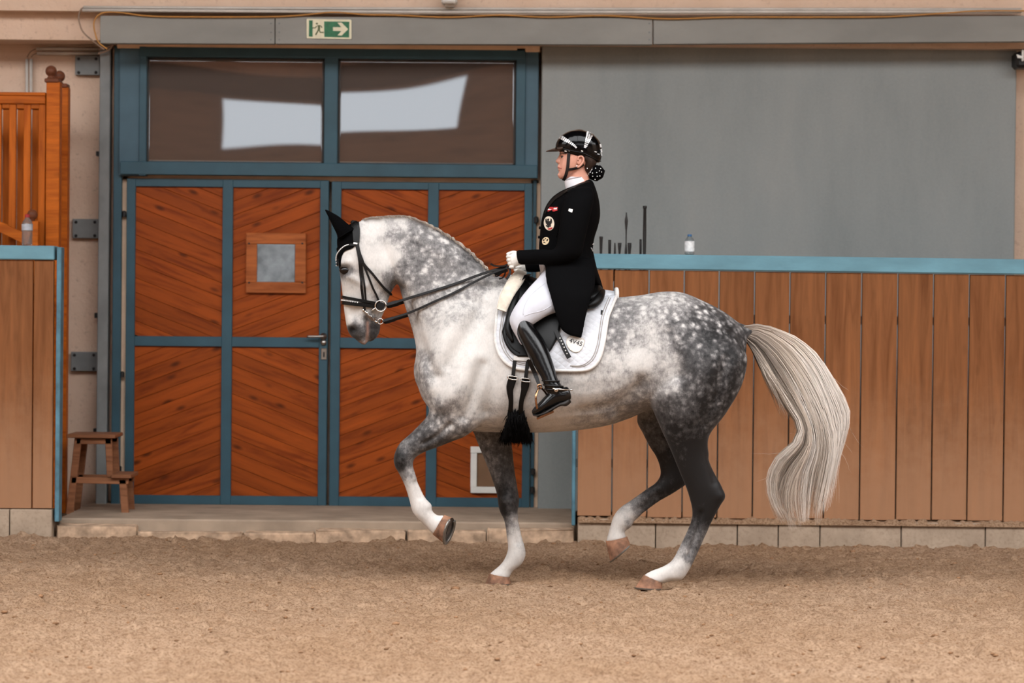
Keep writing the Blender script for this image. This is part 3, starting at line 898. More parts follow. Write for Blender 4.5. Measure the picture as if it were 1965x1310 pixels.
whip(1202, 407.6, [(.010, -.42), (.009, -.25), (.004, -.2), (.005, -.12), (.011, -.06), (.010, -.045), (.005, -.02), (.004, 0)], 'slim tall black whip with spindle shaped swelling behind the rail')
whip(1208, 466, [(.006, -.25), (.008, -.08), (.013, -.02), (.013, 0)], 'short flared black whip handle just right of the tall spindle')
whip(1229.4, 459, [(.007, -.25), (.008, -.03), (.008, 0)], 'short black whip handle with pale top left of the tallest pole')
whip(1237.5, 394.7, [(.009, -.45), (.0105, -.3), (.012, -.18), (.010, -.02), (.014, -.015), (.014, 0)], 'tallest black whip pole with knob, furthest from the rider')
# ------------------------------------------------------------------ lofted bodies
def loft_arrays(secs, n=28, sub=5, cap=0.35):
    """secs: dicts/tuples (ax, ay, bx, by, half_width, y, k[, e]) in pixels and metres; returns verts, faces."""
    rows = []
    for s in secs:
        ax, ay, bx, by, w, y, k = s[:7]
        e = s[7] if len(s) > 7 else 2.0
        A, B = P(ax, ay, y), P(bx, by, y)
        rows.append([A.x, A.z, B.x, B.z, w, y, k, e])
    R = catmull(rows, sub)
    V, F = [], []
    for r in R:
        c = np.array([(r[0] + r[2]) / 2, r[5], (r[1] + r[3]) / 2]); h = np.array([(r[0] - r[2]) / 2, 0, (r[1] - r[3]) / 2])
        for j in range(n):
            f = 2 * math.pi * j / n
            cs, sn = math.cos(f), math.sin(f)
            ee = 2.0 / r[7]
            cs2 = math.copysign(abs(cs) ** ee, cs); sn2 = math.copysign(abs(sn) ** ee, sn)
            p = c + h * cs2; p = p + np.array([0, 1, 0]) * (max(r[4], .004) * sn2 * (1 - r[6] * cs2))
            V.append(p)
    m = len(R)
    for i in range(m - 1):
        for j in range(n):
            F.append((i * n + j, i * n + (j + 1) % n, (i + 1) * n + (j + 1) % n, (i + 1) * n + j))
    for end, nb in ((0, 1), (m - 1, m - 2)):
        c = np.mean(V[end * n:(end + 1) * n], 0); c2 = np.mean(V[nb * n:(nb + 1) * n], 0)
        r_ = min(np.linalg.norm([R[end][0] - R[end][2], R[end][1] - R[end][3]]) / 2, R[end][4])
        d = c - c2; d = d / (np.linalg.norm(d) + 1e-9)
        ring = [np.array(v) for v in V[end * n:(end + 1) * n]]
        last = list(range(end * n, (end + 1) * n))
        for sc_, ad in ((0.75, 0.6), (0.4, 0.9)):
            new = []
            for q in ring:
                V.append(c + (q - c) * sc_ + d * r_ * cap * ad); new.append(len(V) - 1)
            for j in range(n): F.append((last[j], last[(j + 1) % n], new[(j + 1) % n], new[j]))
            last = new
        V.append(c + d * r_ * cap)
        for j in range(n): F.append((last[j], last[(j + 1) % n], len(V) - 1))
    return np.array(V), F

def merge(parts):
    V, F, o = [], [], 0
    for v, f in parts:
        V.append(np.array(v)); F += [tuple(i + o for i in q) for q in f]; o += len(v)
    return np.concatenate(V), F

def remesh(parts, voxel, smooth=8, lam=0.5, mu=-0.52):
    V, F = merge(parts)
    me = np_mesh('tmp', V, F)
    bm = bmesh.new(); bm.from_mesh(me)
    # every closed shell gets outward normals
    bmesh.ops.recalc_face_normals(bm, faces=bm.faces[:]); bm.to_mesh(me); bm.free()
    o = bpy.data.objects.new('tmp', me); COL.objects.link(o)
    md = o.modifiers.new('r', 'REMESH'); md.mode = 'VOXEL'; md.voxel_size = voxel; md.adaptivity = 0
    dg = bpy.context.evaluated_depsgraph_get(); dg.update()
    ev = o.evaluated_get(dg); out = bpy.data.meshes.new_from_object(ev)
    bpy.data.objects.remove(o); bpy.data.meshes.remove(me)
    co = np.empty(len(out.vertices) * 3, np.float32); out.vertices.foreach_get('co', co); co = co.reshape(-1, 3).astype(float)
    ed = np.empty(len(out.edges) * 2, np.int32); out.edges.foreach_get('vertices', ed); ed = ed.reshape(-1, 2)
    co = taubin(co, ed, smooth, lam, mu)
    out.vertices.foreach_set('co', co.astype(np.float32).ravel()); out.update()
    return out, co, ed

def taubin(co, ed, it, lam=0.5, mu=-0.52, mask=None):
    deg = np.bincount(ed.ravel(), minlength=len(co)).astype(float)[:, None]; deg[deg == 0] = 1
    for i in range(it):
        for f in (lam, mu):
            if f == 0: continue
            s = np.zeros_like(co)
            for a in range(3):
                s[:, a] = np.bincount(ed[:, 0], weights=co[ed[:, 1], a], minlength=len(co)) + np.bincount(ed[:, 1], weights=co[ed[:, 0], a], minlength=len(co))
            dl = (s / deg - co) * f
            co = co + (dl if mask is None else dl * mask[:, None])
    return co

def to_px(co):
    """world points -> pixel coordinates of the photograph frame (used to place features on the animal)."""
    d = co - np.array(CAM_LOC); R = np.array(CAM_R)
    c = d @ R
    return np.stack([IMG_W / 2 + FOC * c[:, 0] / -c[:, 2], IMG_H / 2 - FOC * c[:, 1] / -c[:, 2]], 1)

# ------------------------------------------------------------------ the horse's body
N_, F_ = -1, 1
trunk = [
    (800, 684, 800, 738, .055, 0, 0), (812, 650, 815, 772, .15, 0, .05), (842, 610, 845, 800, .205, 0, .12), (890, 562, 888, 824, .245, 0, .25),
    (940, 527, 935, 829, .265, 0, .34), (1000, 542, 1000, 830, .285, 0, .30), (1060, 561, 1060, 829, .305, 0, .2), (1120, 571, 1120, 824, .318, 0, .12),
    (1180, 570, 1175, 814, .318, 0, .10), (1228, 566, 1215, 800, .305, 0, .12), (1270, 559, 1252, 785, .29, 0, .16), (1307, 559.5, 1295, 790, .285, 0, .18),
    (1343, 573, 1332, 795, .27, 0, .18), (1381, 592, 1368, 788, .235, 0, .15), (1408, 611, 1400, 760, .18, 0, .1), (1424, 626, 1418, 725, .11, 0, 0)]
neck = [
    (694, 421, 748, 480, .055, 0, .2), (722, 415.5, 762, 525, .072, 0, .3), (752, 413.5, 766, 552, .083, 0, .36), (782, 415, 773, 577, .09, 0, .42),
    (812, 426, 782, 607, .098, 0, .45), (845, 443, 791, 637, .115, 0, .45), (880, 467, 798, 667, .137, 0, .42), (913, 494, 799, 703, .165, 0, .38), (940, 521, 808, 752, .2, 0, .36),
    (968, 536, 850, 800, .22, 0, .34)]
head = [
    (674, 432, 712, 430, .05, 0, 0), (657, 450, 738, 452, .078, 0, .05), (647.5, 474, 754, 483, .098, 0, .02), (649, 502, 763, 518, .106, 0, -.06, 2.2), (652.5, 528, 762, 542, .1, 0, -.08, 2.2),
    (655.5, 550, 749, 566, .086, 0, -.04, 2.2), (658, 573, 742, 588, .073, 0, .0, 2.2), (660.5, 597, 735, 603, .064, 0, 0, 2.2), (664, 620, 729, 620, .06, 0, .02, 2.3), (667.5, 635, 727, 634, .058, 0, .05, 2.3),
    (674, 645, 722, 644, .05, 0, .05), (684, 651, 712, 650, .035, 0, 0)]
lip = [(676, 640, 706, 628, .042, 0, 0), (682, 650, 706, 640, .043, 0, 0), (690, 657.5, 706, 651, .032, 0, 0), (697, 661.5, 705, 658, .018, 0, 0)]
chin = [(704, 622, 730, 612, .04, 0, 0), (705, 636, 729.5, 632, .04, 0, 0), (707, 648, 726, 643, .034, 0, 0), (709, 655, 718, 652, .02, 0, 0)]
def shoulder(s):
    return [(842, 600, 930, 590, .07, .13 * s, 0), (820, 650, 940, 640, .1, .15 * s, 0), (806, 700, 948, 700, .115, .165 * s, 0), (806, 745, 945, 755, .115, .17 * s, 0),
            (824, 780, 925, 800, .1, .168 * s, 0), (845, 800, 905, 820, .075, .165 * s, 0)]
fore_near = [
    (842, 745, 935, 800, .105, -.165, 0), (829, 775, 915, 822, .098, -.168, 0), (821, 796, 892, 838, .085, -.168, 0), (806, 813, 868, 847, .074, -.168, 0), (785, 834, 840, 858, .06, -.168, 0),
    (767, 850, 815, 867, .053, -.168, 0), (758, 870, 796, 879, .05, -.168, 0), (757.5, 892, 792.5, 892, .048, -.168, 0), (765.5, 908, 796, 906, .041, -.168, 0),
    (776, 930, 803.5, 928, .034, -.168, 0), (785, 958, 815.5, 954, .033, -.168, 0), (790.5, 979, 828, 968, .041, -.168, 0), (799, 992, 829, 979, .04, -.168, 0),
    (814, 1007, 839, 988, .035, -.17, 0), (831, 1025, 853, 988, .039, -.172, 0)]
fore_far = [
    (900, 760, 985, 770, .1, .16, 0), (904, 815, 983, 818, .085, .165, 0), (911, 838, 982, 840, .072, .165, 0), (923, 866, 984, 868, .062, .165, 0), (938, 902, 988, 905, .054, .165, 0), (950, 936, 993.5, 938, .05, .165, 0),
    (957.5, 963, 996, 961, .05, .163, 0), (960, 981, 993.5, 981, .045, .162, 0), (968, 1000, 996, 1000, .036, .16, 0), (972.5, 1030, 1002, 1030, .034, .16, 0), (974.5, 1052, 1007, 1049, .038, .16, 0),
    (970, 1068, 1008.5, 1065, .042, .16, 0), (962, 1081, 1001, 1082, .038, .16, 0), (951, 1091, 984, 1096, .034, .16, 0), (939, 1101, 977, 1108, .042, .16, 0)]
hind_near = [
    (1268, 600, 1412, 640, .09, -.11, 0), (1256, 650, 1427, 668, .13, -.135, 0), (1248, 705, 1434.5, 692, .145, -.155, 0), (1247, 752, 1423, 741, .14, -.165, 0), (1256, 790, 1393, 793, .12, -.17, 0),
    (1270, 826, 1365, 829, .096, -.17, 0), (1281, 850, 1358.5, 850, .078, -.168, 0), (1293, 878, 1362, 876, .062, -.165, 0), (1306, 910, 1374, 908, .054, -.162, 0), (1317, 936, 1386, 936, .052, -.16, 0),
    (1323.5, 957, 1389, 954, .049, -.158, 0), (1328, 978, 1379, 976, .043, -.156, 0), (1326.5, 998, 1367, 998, .037, -.155, 0), (1317, 1022, 1355.5, 1023, .034, -.154, 0), (1303, 1051, 1342, 1053, .034, -.153, 0),
    (1291, 1073, 1331, 1077, .037, -.152, 0), (1279, 1083, 1322, 1094, .042, -.152, 0), (1264, 1090, 1309, 1111, .041, -.152, 0), (1250, 1095, 1287, 1115, .038, -.152, 0), (1236, 1103, 1270, 1119, .043, -.152, 0)]
hind_far = [
    (1262, 650, 1405, 670, .1, .13, 0), (1235, 740, 1400, 740, .12, .16, 0), (1221, 800, 1345, 800, .1, .165, 0), (1234, 832, 1325, 830, .08, .165, 0), (1247, 857, 1318, 852, .068, .163, 0), (1258, 874, 1322, 874, .06, .16, 0),
    (1265.5, 893, 1327, 895, .055, .16, 0), (1267, 911, 1322, 923, .05, .158, 0), (1258, 926, 1298, 942, .043, .156, 0), (1241, 938, 1268, 960, .036, .155, 0), (1213, 958, 1237, 982.5, .034, .154, 0),
    (1190, 974, 1217, 1000, .037, .153, 0), (1177.5, 990, 1211.5, 1010, .041, .152, 0), (1171, 1010, 1199, 1020, .036, .152, 0), (1163, 1038, 1202, 1030, .043, .152, 0)]
dock = [(1412, 616, 1424, 655, .04, 0, 0), (1432, 623, 1434, 652, .034, 0, 0), (1455, 624, 1450, 648, .028, 0, 0), (1480, 634, 1472, 655, .02, 0, 0)]
ear_near = []
HB_parts = [loft_arrays(s) for s in (trunk, neck, head, lip, chin, shoulder(-1), shoulder(1), fore_near, fore_far, hind_near, hind_far, dock)]
HORSE_ME, HCO, HED = remesh(HB_parts, 0.0085, 4)
# blend the joins: plain smoothing where limbs meet the trunk
px = to_px(HCO)
def gauss(cx, cy, r): return np.exp(-((px[:, 0] - cx) ** 2 + (px[:, 1] - cy) ** 2) / (2 * r * r))
blend = np.clip(gauss(890, 700, 80) + gauss(860, 600, 60) + gauss(900, 800, 26) + gauss(835, 780, 12) * .4 + gauss(1290, 660, 70) + gauss(1330, 600, 40) + gauss(1240, 770, 24) * .5 + gauss(770, 500, 26) + gauss(1000, 700, 60) + gauss(940, 560, 40) + gauss(980, 810, 20) * .5, 0, 1)
HCO = taubin(HCO, HED, 40, 0.5, 0.0, blend)
HCO = taubin(HCO, HED, 3)
# modelling of the surface: bumps and hollows pushed along the normals
def normals_of(me, co):
    me.vertices.foreach_set('co', co.astype(np.float32).ravel()); me.update()
    nr = np.empty(len(me.vertices) * 3, np.float32); me.vertex_normals.foreach_get('vector', nr)
    return nr.reshape(-1, 3)
px = to_px(HCO)
lat = np.clip(np.abs(HCO[:, 1]) / 0.05, 0, 1)
near = HCO[:, 1] < 0.0
def capsule(pts, r):
    """soft mask around a pixel polyline."""
    d2 = np.full(len(px), 1e9)
    for (x0, y0), (x1, y1) in zip(pts, pts[1:]):
        v = np.array([x1 - x0, y1 - y0], float); L = max(v @ v, 1e-6)
        t = np.clip(((px - np.array([x0, y0])) @ v) / L, 0, 1)
        q = np.array([x0, y0]) + t[:, None] * v
        d2 = np.minimum(d2, ((px - q) ** 2).sum(1))
    return np.exp(-d2 / (2 * r * r))
D = np.zeros(len(HCO))
D += lat * (-0.014 * capsule([(770, 560), (790, 620), (815, 680), (835, 720)], 9))          # jugular groove
D += lat * (0.012 * capsule([(905, 560), (872, 620), (835, 700)], 16))                      # shoulder blade edge
D += lat * (-0.008 * capsule([(925, 590), (890, 650), (860, 700)], 10))
D += lat * (-0.012 * capsule([(945, 640), (948, 720), (935, 790)], 10))                     # behind the shoulder
D += lat * (0.010 * gauss(880, 760, 28))
D += lat * (-0.014 * gauss(1215, 660, 32))                                                  # flank hollow
D += lat * (0.012 * gauss(1262, 600, 22))                                                   # point of hip
D += lat * (-0.016 * capsule([(1232, 735), (1215, 765), (1190, 795)], 12))                  # under the stifle fold
D += lat * (0.014 * gauss(1272, 755, 22))
D += lat * (-0.008 * capsule([(1395, 690), (1375, 760), (1350, 815)], 9))                   # groove down the thigh
D += lat * (-0.006 * capsule([(1000, 600), (1100, 800)], 20))
D += lat * (-0.010 * gauss(757, 552, 8)) + lat * (0.007 * gauss(740, 525, 20))              # cheek
D += lat * (-0.007 * capsule([(690, 520), (680, 560), (678, 600)], 9)) + lat * (0.006 * capsule([(670, 530), (700, 548)], 5))  # facial crest
D += lat * (0.008 * capsule([(655, 505), (668, 502)], 5)) + lat * (-0.006 * gauss(664, 518, 5))                                   # brow, eye socket
D += lat * (-0.013 * gauss(676, 634, 5.5)) + lat * (0.006 * (gauss(676, 634, 10) - gauss(676, 634, 6)))                            # nostril
D += lat * (-0.012 * capsule([(704, 612), (705, 632), (703, 655)], 3.5))                                                          # mouth
D += (-0.006) * capsule([(745, 575), (760, 556)], 6) * lat
nf = near & (px[:, 1] > 800)
legm = np.where(px[:, 1] > 830, 1.0, 0.0)
D += legm * np.where(near, -0.006 * capsule([(797, 925), (806, 955)], 3.0) - 0.007 * capsule([(1345, 985), (1338, 1020), (1322, 1065)], 4) + 0.006 * gauss(1384, 952, 7) - .006 * capsule([(1365, 880), (1372, 925)], 5),
                     -0.006 * capsule([(990, 1000), (995, 1040)], 4) - 0.006 * capsule([(1262, 952), (1228, 978)], 5))
D += 0.006 * legm * np.where(near, gauss(770, 880, 9), gauss(968, 965, 10))
D += lat * (0.014 * capsule([(905, 690), (880, 740), (850, 775)], 14)) + lat * (-0.012 * capsule([(925, 700), (905, 765), (890, 800)], 7))   # upper arm
D += lat * (0.010 * capsule([(1300, 640), (1330, 720), (1310, 790)], 22)) + lat * (-0.010 * capsule([(1285, 640), (1300, 720)], 9))
D += lat * (-0.009 * capsule([(1120, 790), (1180, 778), (1225, 748)], 10)) + lat * (0.006 * capsule([(800, 640), (812, 700), (826, 745)], 10))
D += lat * (-0.006 * capsule([(850, 520), (820, 570), (800, 620)], 14)) + lat * (.006 * capsule([(800, 450), (860, 490), (920, 530)], 12))
D += lat * (-0.008 * capsule([(862, 815), (838, 838), (812, 852)], 4)) * (px[:, 1] > 800)
HCO = HCO + normals_of(HORSE_ME, HCO) * (1.7 * D)[:, None]
HCO = taubin(HCO, HED, 2)
NRM = normals_of(HORSE_ME, HCO)
HORSE_ME.shade_smooth()
HBVH = BVHTree.FromPolygons([Vector(v) for v in HCO], [tuple(p.vertices) for p in HORSE_ME.polygons])

def hit(px_, py_, off=0.0):
    """point on the near side of the animal seen at a pixel, lifted off by off; None when it misses."""
    d = ray(px_, py_)
    loc, nrm, i, dist = HBVH.ray_cast(CAM_LOC, d)
    if loc is None: return None, None
    return loc + nrm * off, nrm

# ------------------------------------------------------------------ coat colour: control points (pixel x, y, darkness, dapple strength)
body_c = [(690, 440, .18, .2), (760, 420, .26, .5), (720, 430, .10, .1), (760, 460, .34, .6), (800, 470, .48, .8), (850, 480, .45, .8), (900, 510, .50, .7), (930, 530, .42, .5), (780, 520, .50, .8), (830, 540, .44, .8),
          (880, 550, .38, .7), (790, 580, .30, .6), (840, 600, .26, .6), (900, 600, .22, .5), (950, 580, .14, .3), (815, 650, .16, .4), (870, 660, .08, .3), (930, 650, .06, .2), (810, 690, .34, .5), (850, 700, .20, .5), (812, 725, .36, .6),
          (900, 710, .10, .3), (850, 745, .12, .4), (830, 770, .30, .5), (900, 770, .20, .4), (870, 790, .34, .6), (940, 740, .12, .3), (940, 800, .22, .3), (1000, 790, .16, .2), (1000, 650, .08, .2), (1060, 800, .16, .2), (1100, 770, .18, .3), (1140, 740, .22, .4),
          (1140, 800, .28, .3), (1180, 640, .42, .8), (1200, 600, .44, .8), (1170, 700, .24, .5), (1220, 640, .30, .6), (1210, 570, .34, .7), (1260, 570, .30, .8), (1260, 610, .30, .8), (1300, 575, .36, .8), (1300, 620, .52, .9), (1230, 690, .12, .3), (1265, 670, .26, .5),
          (1200, 740, .26, .3), (1190, 790, .34, .2), (1230, 790, .38, .1), (1245, 740, .34, .3), (1280, 700, .26, .5), (1290, 735, .28, .5), (1320, 660, .68, .9), (1345, 620, .70, 1), (1340, 700, .72, .8), (1370, 650, .84, 1), (1400, 640, .86, 1), (1410, 690, .88, .9), (1380, 710, .88, .7), (1425, 670, .86, .8),
          (1320, 745, .60, .6), (1350, 760, .82, .5), (1400, 760, .86, .7), (1290, 775, .62, .5), (1310, 790, .70, .7), (1360, 795, .84, .6), (1270, 800, .72, .3), (1420, 625, .7, .8),
          # head: own coat tones, with the cheeks' shading put into the darkness
          (655, 480, .06, 0), (665, 500, .10, 0), (663, 518, .55, 0), (672, 540, .16, 0), (660, 560, .05, 0), (690, 500, .10, 0), (720, 500, .10, .1), (745, 490, .04, .1), (700, 550, .12, .1), (725, 545, .20, .2), (748, 540, .50, .1), (755, 555, .42, 0), (740, 575, .26, 0),
          (670, 590, .03, 0), (700, 590, .10, 0), (725, 600, .20, 0), (667, 615, .10, 0), (690, 615, .22, 0), (676, 634, .97, 0), (684, 628, .55, 0), (668, 640, .45, 0), (692, 640, .62, 0), (683, 650, .62, 0), (720, 630, .66, 0), (726, 640, .6, 0), (718, 648, .72, 0), (700, 656, .35, 0), (712, 612, .45, 0)]
near_c = [(840, 810, .55, .7), (815, 830, .74, .5), (860, 825, .50, .7), (850, 845, .68, .4), (800, 845, .62, .5), (825, 855, .72, .3), (780, 862, .55, .3), (770, 880, .88, .1), (765, 895, .86, .1), (785, 880, .55, .2), (775, 910, .42, 0), (790, 905, .30, 0), (785, 925, .20, 0), (795, 940, .08, 0), (800, 960, .04, 0), (810, 980, .10, .2), (800, 985, .02, 0), (835, 1005, .02, 0),
          (1290, 830, .86, .4), (1330, 830, .92, .4), (1300, 870, .94, .1), (1335, 870, .97, 0), (1320, 910, .97, 0), (1360, 920, 1, 0), (1345, 950, 1, 0), (1380, 955, 1, 0), (1350, 985, .96, 0), (1335, 1000, .8, 0), (1335, 1030, .52, 0), (1325, 1040, .62, 0), (1312, 1055, .28, 0), (1322, 1068, .5, 0), (1300, 1080, .06, 0), (1270, 1095, .02, 0), (1296, 1072, .22, .2), (1308, 1090, .2, .1), (1245, 1105, .02, 0), (1310, 1100, .05, 0), (1290, 1105, .03, 0)]
far_c = [(930, 840, .55, .3), (970, 845, .6, .2), (935, 870, .6, .2), (970, 880, .66, .1), (950, 910, .62, .2), (980, 915, .72, .1), (965, 945, .82, 0), (985, 950, .72, 0), (965, 980, .9, 0), (985, 975, .66, 0), (975, 1000, .5, 0), (990, 1000, .22, 0), (978, 1020, .28, 0), (990, 1030, .12, 0), (990, 1060, .10, .1), (1000, 1045, .22, 0), (983, 1040, .04, 0), (965, 1090, .04, 0), (945, 1102, .05, 0),
         (1240, 820, .62, 0), (1260, 850, .72, 0), (1275, 880, .88, 0), (1290, 910, .96, 0), (1290, 935, .92, 0), (1265, 935, .84, 0), (1250, 955, .68, 0), (1225, 970, .42, 0), (1235, 975, .6, 0), (1205, 985, .2, 0), (1190, 1000, .06, 0), (1205, 1003, .3, 0), (1180, 1025, .03, 0)]
px = to_px(HCO)
def idw(ctrl, pts, power=2.2):
    num = np.zeros((len(pts), 2)); den = np.zeros(len(pts))
    for x, y, d, k in ctrl:
        w = 1.0 / (((pts[:, 0] - x) ** 2 + (pts[:, 1] - y) ** 2) + 60.0) ** power
        num += w[:, None] * np.array([d, k]); den += w
    return num / den[:, None]
coatN = idw(body_c + near_c, px); coatF = idw(body_c + far_c, px)
wN = np.clip(0.5 - HCO[:, 1] / 0.05, 0, 1)[:, None]
coat = coatN * wN + coatF * (1 - wN)
# inner lip and mouth corner are pinkish
lipw = np.clip(capsule([(705, 618), (705.5, 636), (703, 655)], 1.7) + capsule([(692, 656), (702, 660)], 1.8) * .6, 0, 1) * (np.abs(HCO[:, 1]) > .008)
for nm, arr in (('coat', coat[:, 0]), ('dapple', coat[:, 1]), ('lip', lipw)):
    at = HORSE_ME.attributes.new(nm, 'FLOAT', 'POINT'); at.data.foreach_set('value', arr.astype(np.float32))

m = NT('dapple_grey_coat')
def attr(m, nm):
    a = m.add('ShaderNodeAttribute'); a.attribute_name = nm; return a.outputs['Fac']
v = m.coords()
warp = m.add('ShaderNodeTexNoise'); warp.inputs['Scale'].default_value = 14; warp.inputs['Detail'].default_value = 3; m.link(v, warp.inputs['Vector'])
vm = m.add('ShaderNodeVectorMath', operation='MULTIPLY_ADD'); m.link(warp.outputs['Color'], vm.inputs[0]); vm.inputs[1].default_value = (.03, .03, .03); m.link(v, vm.inputs[2])
vo = m.add('ShaderNodeTexVoronoi'); vo.inputs['Scale'].default_value = 24; vo.inputs['Randomness'].default_value = 1.0; m.link(vm.outputs[0], vo.inputs['Vector'])
spot = m.maprange(vo.outputs['Distance'], 0.05, 0.72, 1.0, 0.0, True)
vo2 = m.add('ShaderNodeTexVoronoi'); vo2.inputs['Scale'].default_value = 41; m.link(vm.outputs[0], vo2.inputs['Vector'])
spot2 = m.maprange(vo2.outputs['Distance'], 0.05, 0.6, 1.0, 0.0, True)
patch = m.maprange(m.noise(v, 9, 4, .6), .34, .66, .15, 1.15)
vh = m.coords((70, 70, 20)); hair = m.noise(vh, 2.0, 5, .7); fine = m.noise(v, 34, 6, .75); mid = m.noise(v, 11, 4, .6)
c0, dp = attr(m, 'coat'), attr(m, 'dapple')
sp_ = m.math('ADD', m.math('MULTIPLY', m.math('MULTIPLY', spot, patch), .85), m.math('MULTIPLY', spot2, .22))
sp_ = m.math('MULTIPLY', sp_, dp)
d_ = m.math('MULTIPLY', m.math('MULTIPLY', c0, 1.16), m.math('SUBTRACT', 1.0, sp_))
amp_ = m.math('MINIMUM', m.math('ADD', m.math('MULTIPLY', c0, 1.3), .2), .85)
d_ = m.math('ADD', d_, m.math('MULTIPLY', m.math('MULTIPLY', m.math('SUBTRACT', fine, .5), 1.1), amp_))
d_ = m.math('ADD', d_, m.math('MULTIPLY', m.math('MULTIPLY', m.math('SUBTRACT', mid, .5), .75), amp_))
d_ = m.math('ADD', d_, m.math('MULTIPLY', m.math('SUBTRACT', hair, .5), .32))
c = m.ramp(d_, [(0.0, lin((206, 201, 196))), (0.2, lin((184, 180, 176))), (0.42, lin((122, 119, 118))), (0.7, lin((66, 64, 64))), (1.0, lin((17, 15, 15)))])
c = m.mix(m.math('MULTIPLY', attr(m, 'lip'), .6), c, lin((176, 134, 116)))
m.color(c); m.bump(hair, .12, .004); m.set(rough=.55, spec=.25, sheen=.08)
M['coat'] = m.m

HORSE = thing('horse', (P(1090, 1124, 0).x, 0, 0), 'dapple grey dressage horse trotting to the left with raised foreleg', 'horse')
obj('body', HORSE_ME, M['coat'], HORSE)

# ------------------------------------------------------------------ hooves
M['horn'] = plain('hoof_horn', (124, 90, 70), .75, .4, 16, .2, 120, .35)
M['sole'] = plain('hoof_sole', (66, 58, 52), .8, .2, 30, .4, 80)
M['shoe'] = plain('horseshoe_iron', (120, 116, 110), .38, .08, 30, .05, 80, .5, .8)
def hoof(cor_front, cor_heel, toe, heel, y, wc, ws, twist=0.0):
    """pixel points of the coronet (front, heel) and the ground edge (toe, heel); half widths at coronet and ground."""
    cf, ch, t, h = (P(*q, y) for q in (cor_front, cor_heel, toe, heel))
    n = 22
    def ring(a, b, w, tw, ex=2.0, shift=0.0):
        c = (a + b) / 2; u = (a - b) / 2
        sd = Vector((0, 1, 0)); nrm = u.cross(sd).normalized()
        out = []
        for k in range(n):
            f = 2 * math.pi * k / n
            p = u * math.cos(f) + sd * (w * math.sin(f) * (1.0 - .12 * math.cos(f)))
            if tw: p = Matrix.Rotation(tw, 3, u.normalized()) @ p
            out.append(c + p)
        return out
    rings = [ring(cf.lerp(t, -.06), ch.lerp(h, -.06), wc * .9, twist * .1), ring(cf, ch, wc, twist * .2), ring(cf.lerp(t, .33), ch.lerp(h, .33), wc + (ws - wc) * .3, twist * .45),
             ring(cf.lerp(t, .66), ch.lerp(h, .66), wc + (ws - wc) * .7, twist * .7), ring(t, h, ws, twist)]
    bm = bmesh.new()
    R_ = [[bm.verts.new(p) for p in r] for r in rings]
    for a, b in zip(R_, R_[1:]):
        for k in range(n): bm.faces.new((a[k], a[(k + 1) % n], b[(k + 1) % n], b[k]))
    bm.faces.new(R_[0][::-1])
    bmesh.ops.recalc_face_normals(bm, faces=bm.faces[:])
    o = obj('hoof', bm, M['horn'], HORSE, smooth=True)
    # sole, set in, with frog
    last = rings[-1]; c = sum(last, Vector()) / n
    nrm = (last[0] - c).cross(last[n // 4] - c).normalized()
    down = (t - cf).normalized()
    if nrm.dot(down) < 0: nrm = -nrm
    bm = bmesh.new()
    outer = [bm.verts.new(p) for p in last]; inner = [bm.verts.new(c + (p - c) * .8 - nrm * .006) for p in last]; cc = bm.verts.new(c - nrm * .012)
    for k in range(n):
        l = (k + 1) % n
        bm.faces.new((outer[k], outer[l], inner[l], inner[k])); bm.faces.new((inner[k], inner[l], cc))
    heelp = last[n // 2]
    fr = [c + (heelp - c) * .85 + (last[n // 2 + 4] - c) * .18, c + (heelp - c) * .85 + (last[n // 2 - 4] - c) * .18, c + (last[0] - c) * .3]
    f = [bm.verts.new(p - nrm * .004) for p in fr]; g = [bm.verts.new(p - nrm * .014) for p in fr]
    bm.faces.new(f)
    for k in range(3): bm.faces.new((f[k], f[(k + 1) % 3], g[(k + 1) % 3], g[k]))
    bmesh.ops.recalc_face_normals(bm, faces=bm.faces[:])
    obj('sole', bm, M['sole'], o)
    # shoe: a U of iron around the ground edge, open at the heel
    path = []
    for k in range(-n // 2 + 2, n // 2 - 1):
        path.append(c + (last[k % n] - c) * .93 + nrm * .004)
    bm = strap_bm(path, [nrm] * len(path), .020, .009)
    obj('horseshoe', bm, M['shoe'], o)
    return o
hoof((831.5, 1026), (853.5, 987.5), (853, 1043), (868, 993), -.172, .042, .054, twist=.42)
hoof((939, 1101), (978, 1108), (931, 1120), (980, 1119), .16, .045, .058)
hoof((1235, 1103.5), (1271, 1118), (1219, 1126), (1271, 1128), -.152, .046, .06)
hoof((1162.5, 1040), (1204, 1030), (1171, 1076), (1209, 1043), .152, .045, .056)

# ------------------------------------------------------------------ eyes
mm = NT('horse_eye'); mm.color(lin((16, 10, 8))); mm.set(rough=.12, spec=.35); M['eye'] = mm.m
M['lid'] = plain('eye_rim', (46, 40, 38), .5, .1, 30)
e0, en = hit(663, 518.5)
for s in (1, -1):
    c = Vector((e0.x, (e0.y + .007) * s, e0.z))
    bm = bmesh.new(); bmesh.ops.create_uvsphere(bm, u_segments=18, v_segments=12, radius=.029)
    for v_ in bm.verts: v_.co = Vector((v_.co.x * 1.15, v_.co.y * .8, v_.co.z * .8)) + c
    eo = obj('eye', bm, M['eye'], HORSE, smooth=True)
    lid = bmesh.new()
    arc = [c + Vector((.034 * math.cos(a), -s * (-.011 - .008 * math.sin(a)), .022 * math.sin(a) + .002)) for a in np.linspace(-.3, math.pi + .3, 12)]
    tube_bm(arc, [.002] + [.0045] * 10 + [.002], 6, lid)
    arc = [c + Vector((.029 * math.cos(a), s * .014, -.018 * math.sin(a))) for a in np.linspace(0, math.pi, 9)]
    tube_bm(arc, [.001] + [.003] * 7 + [.001], 6, lid)
    obj('eyelid', lid, M['lid'], eo, smooth=True)

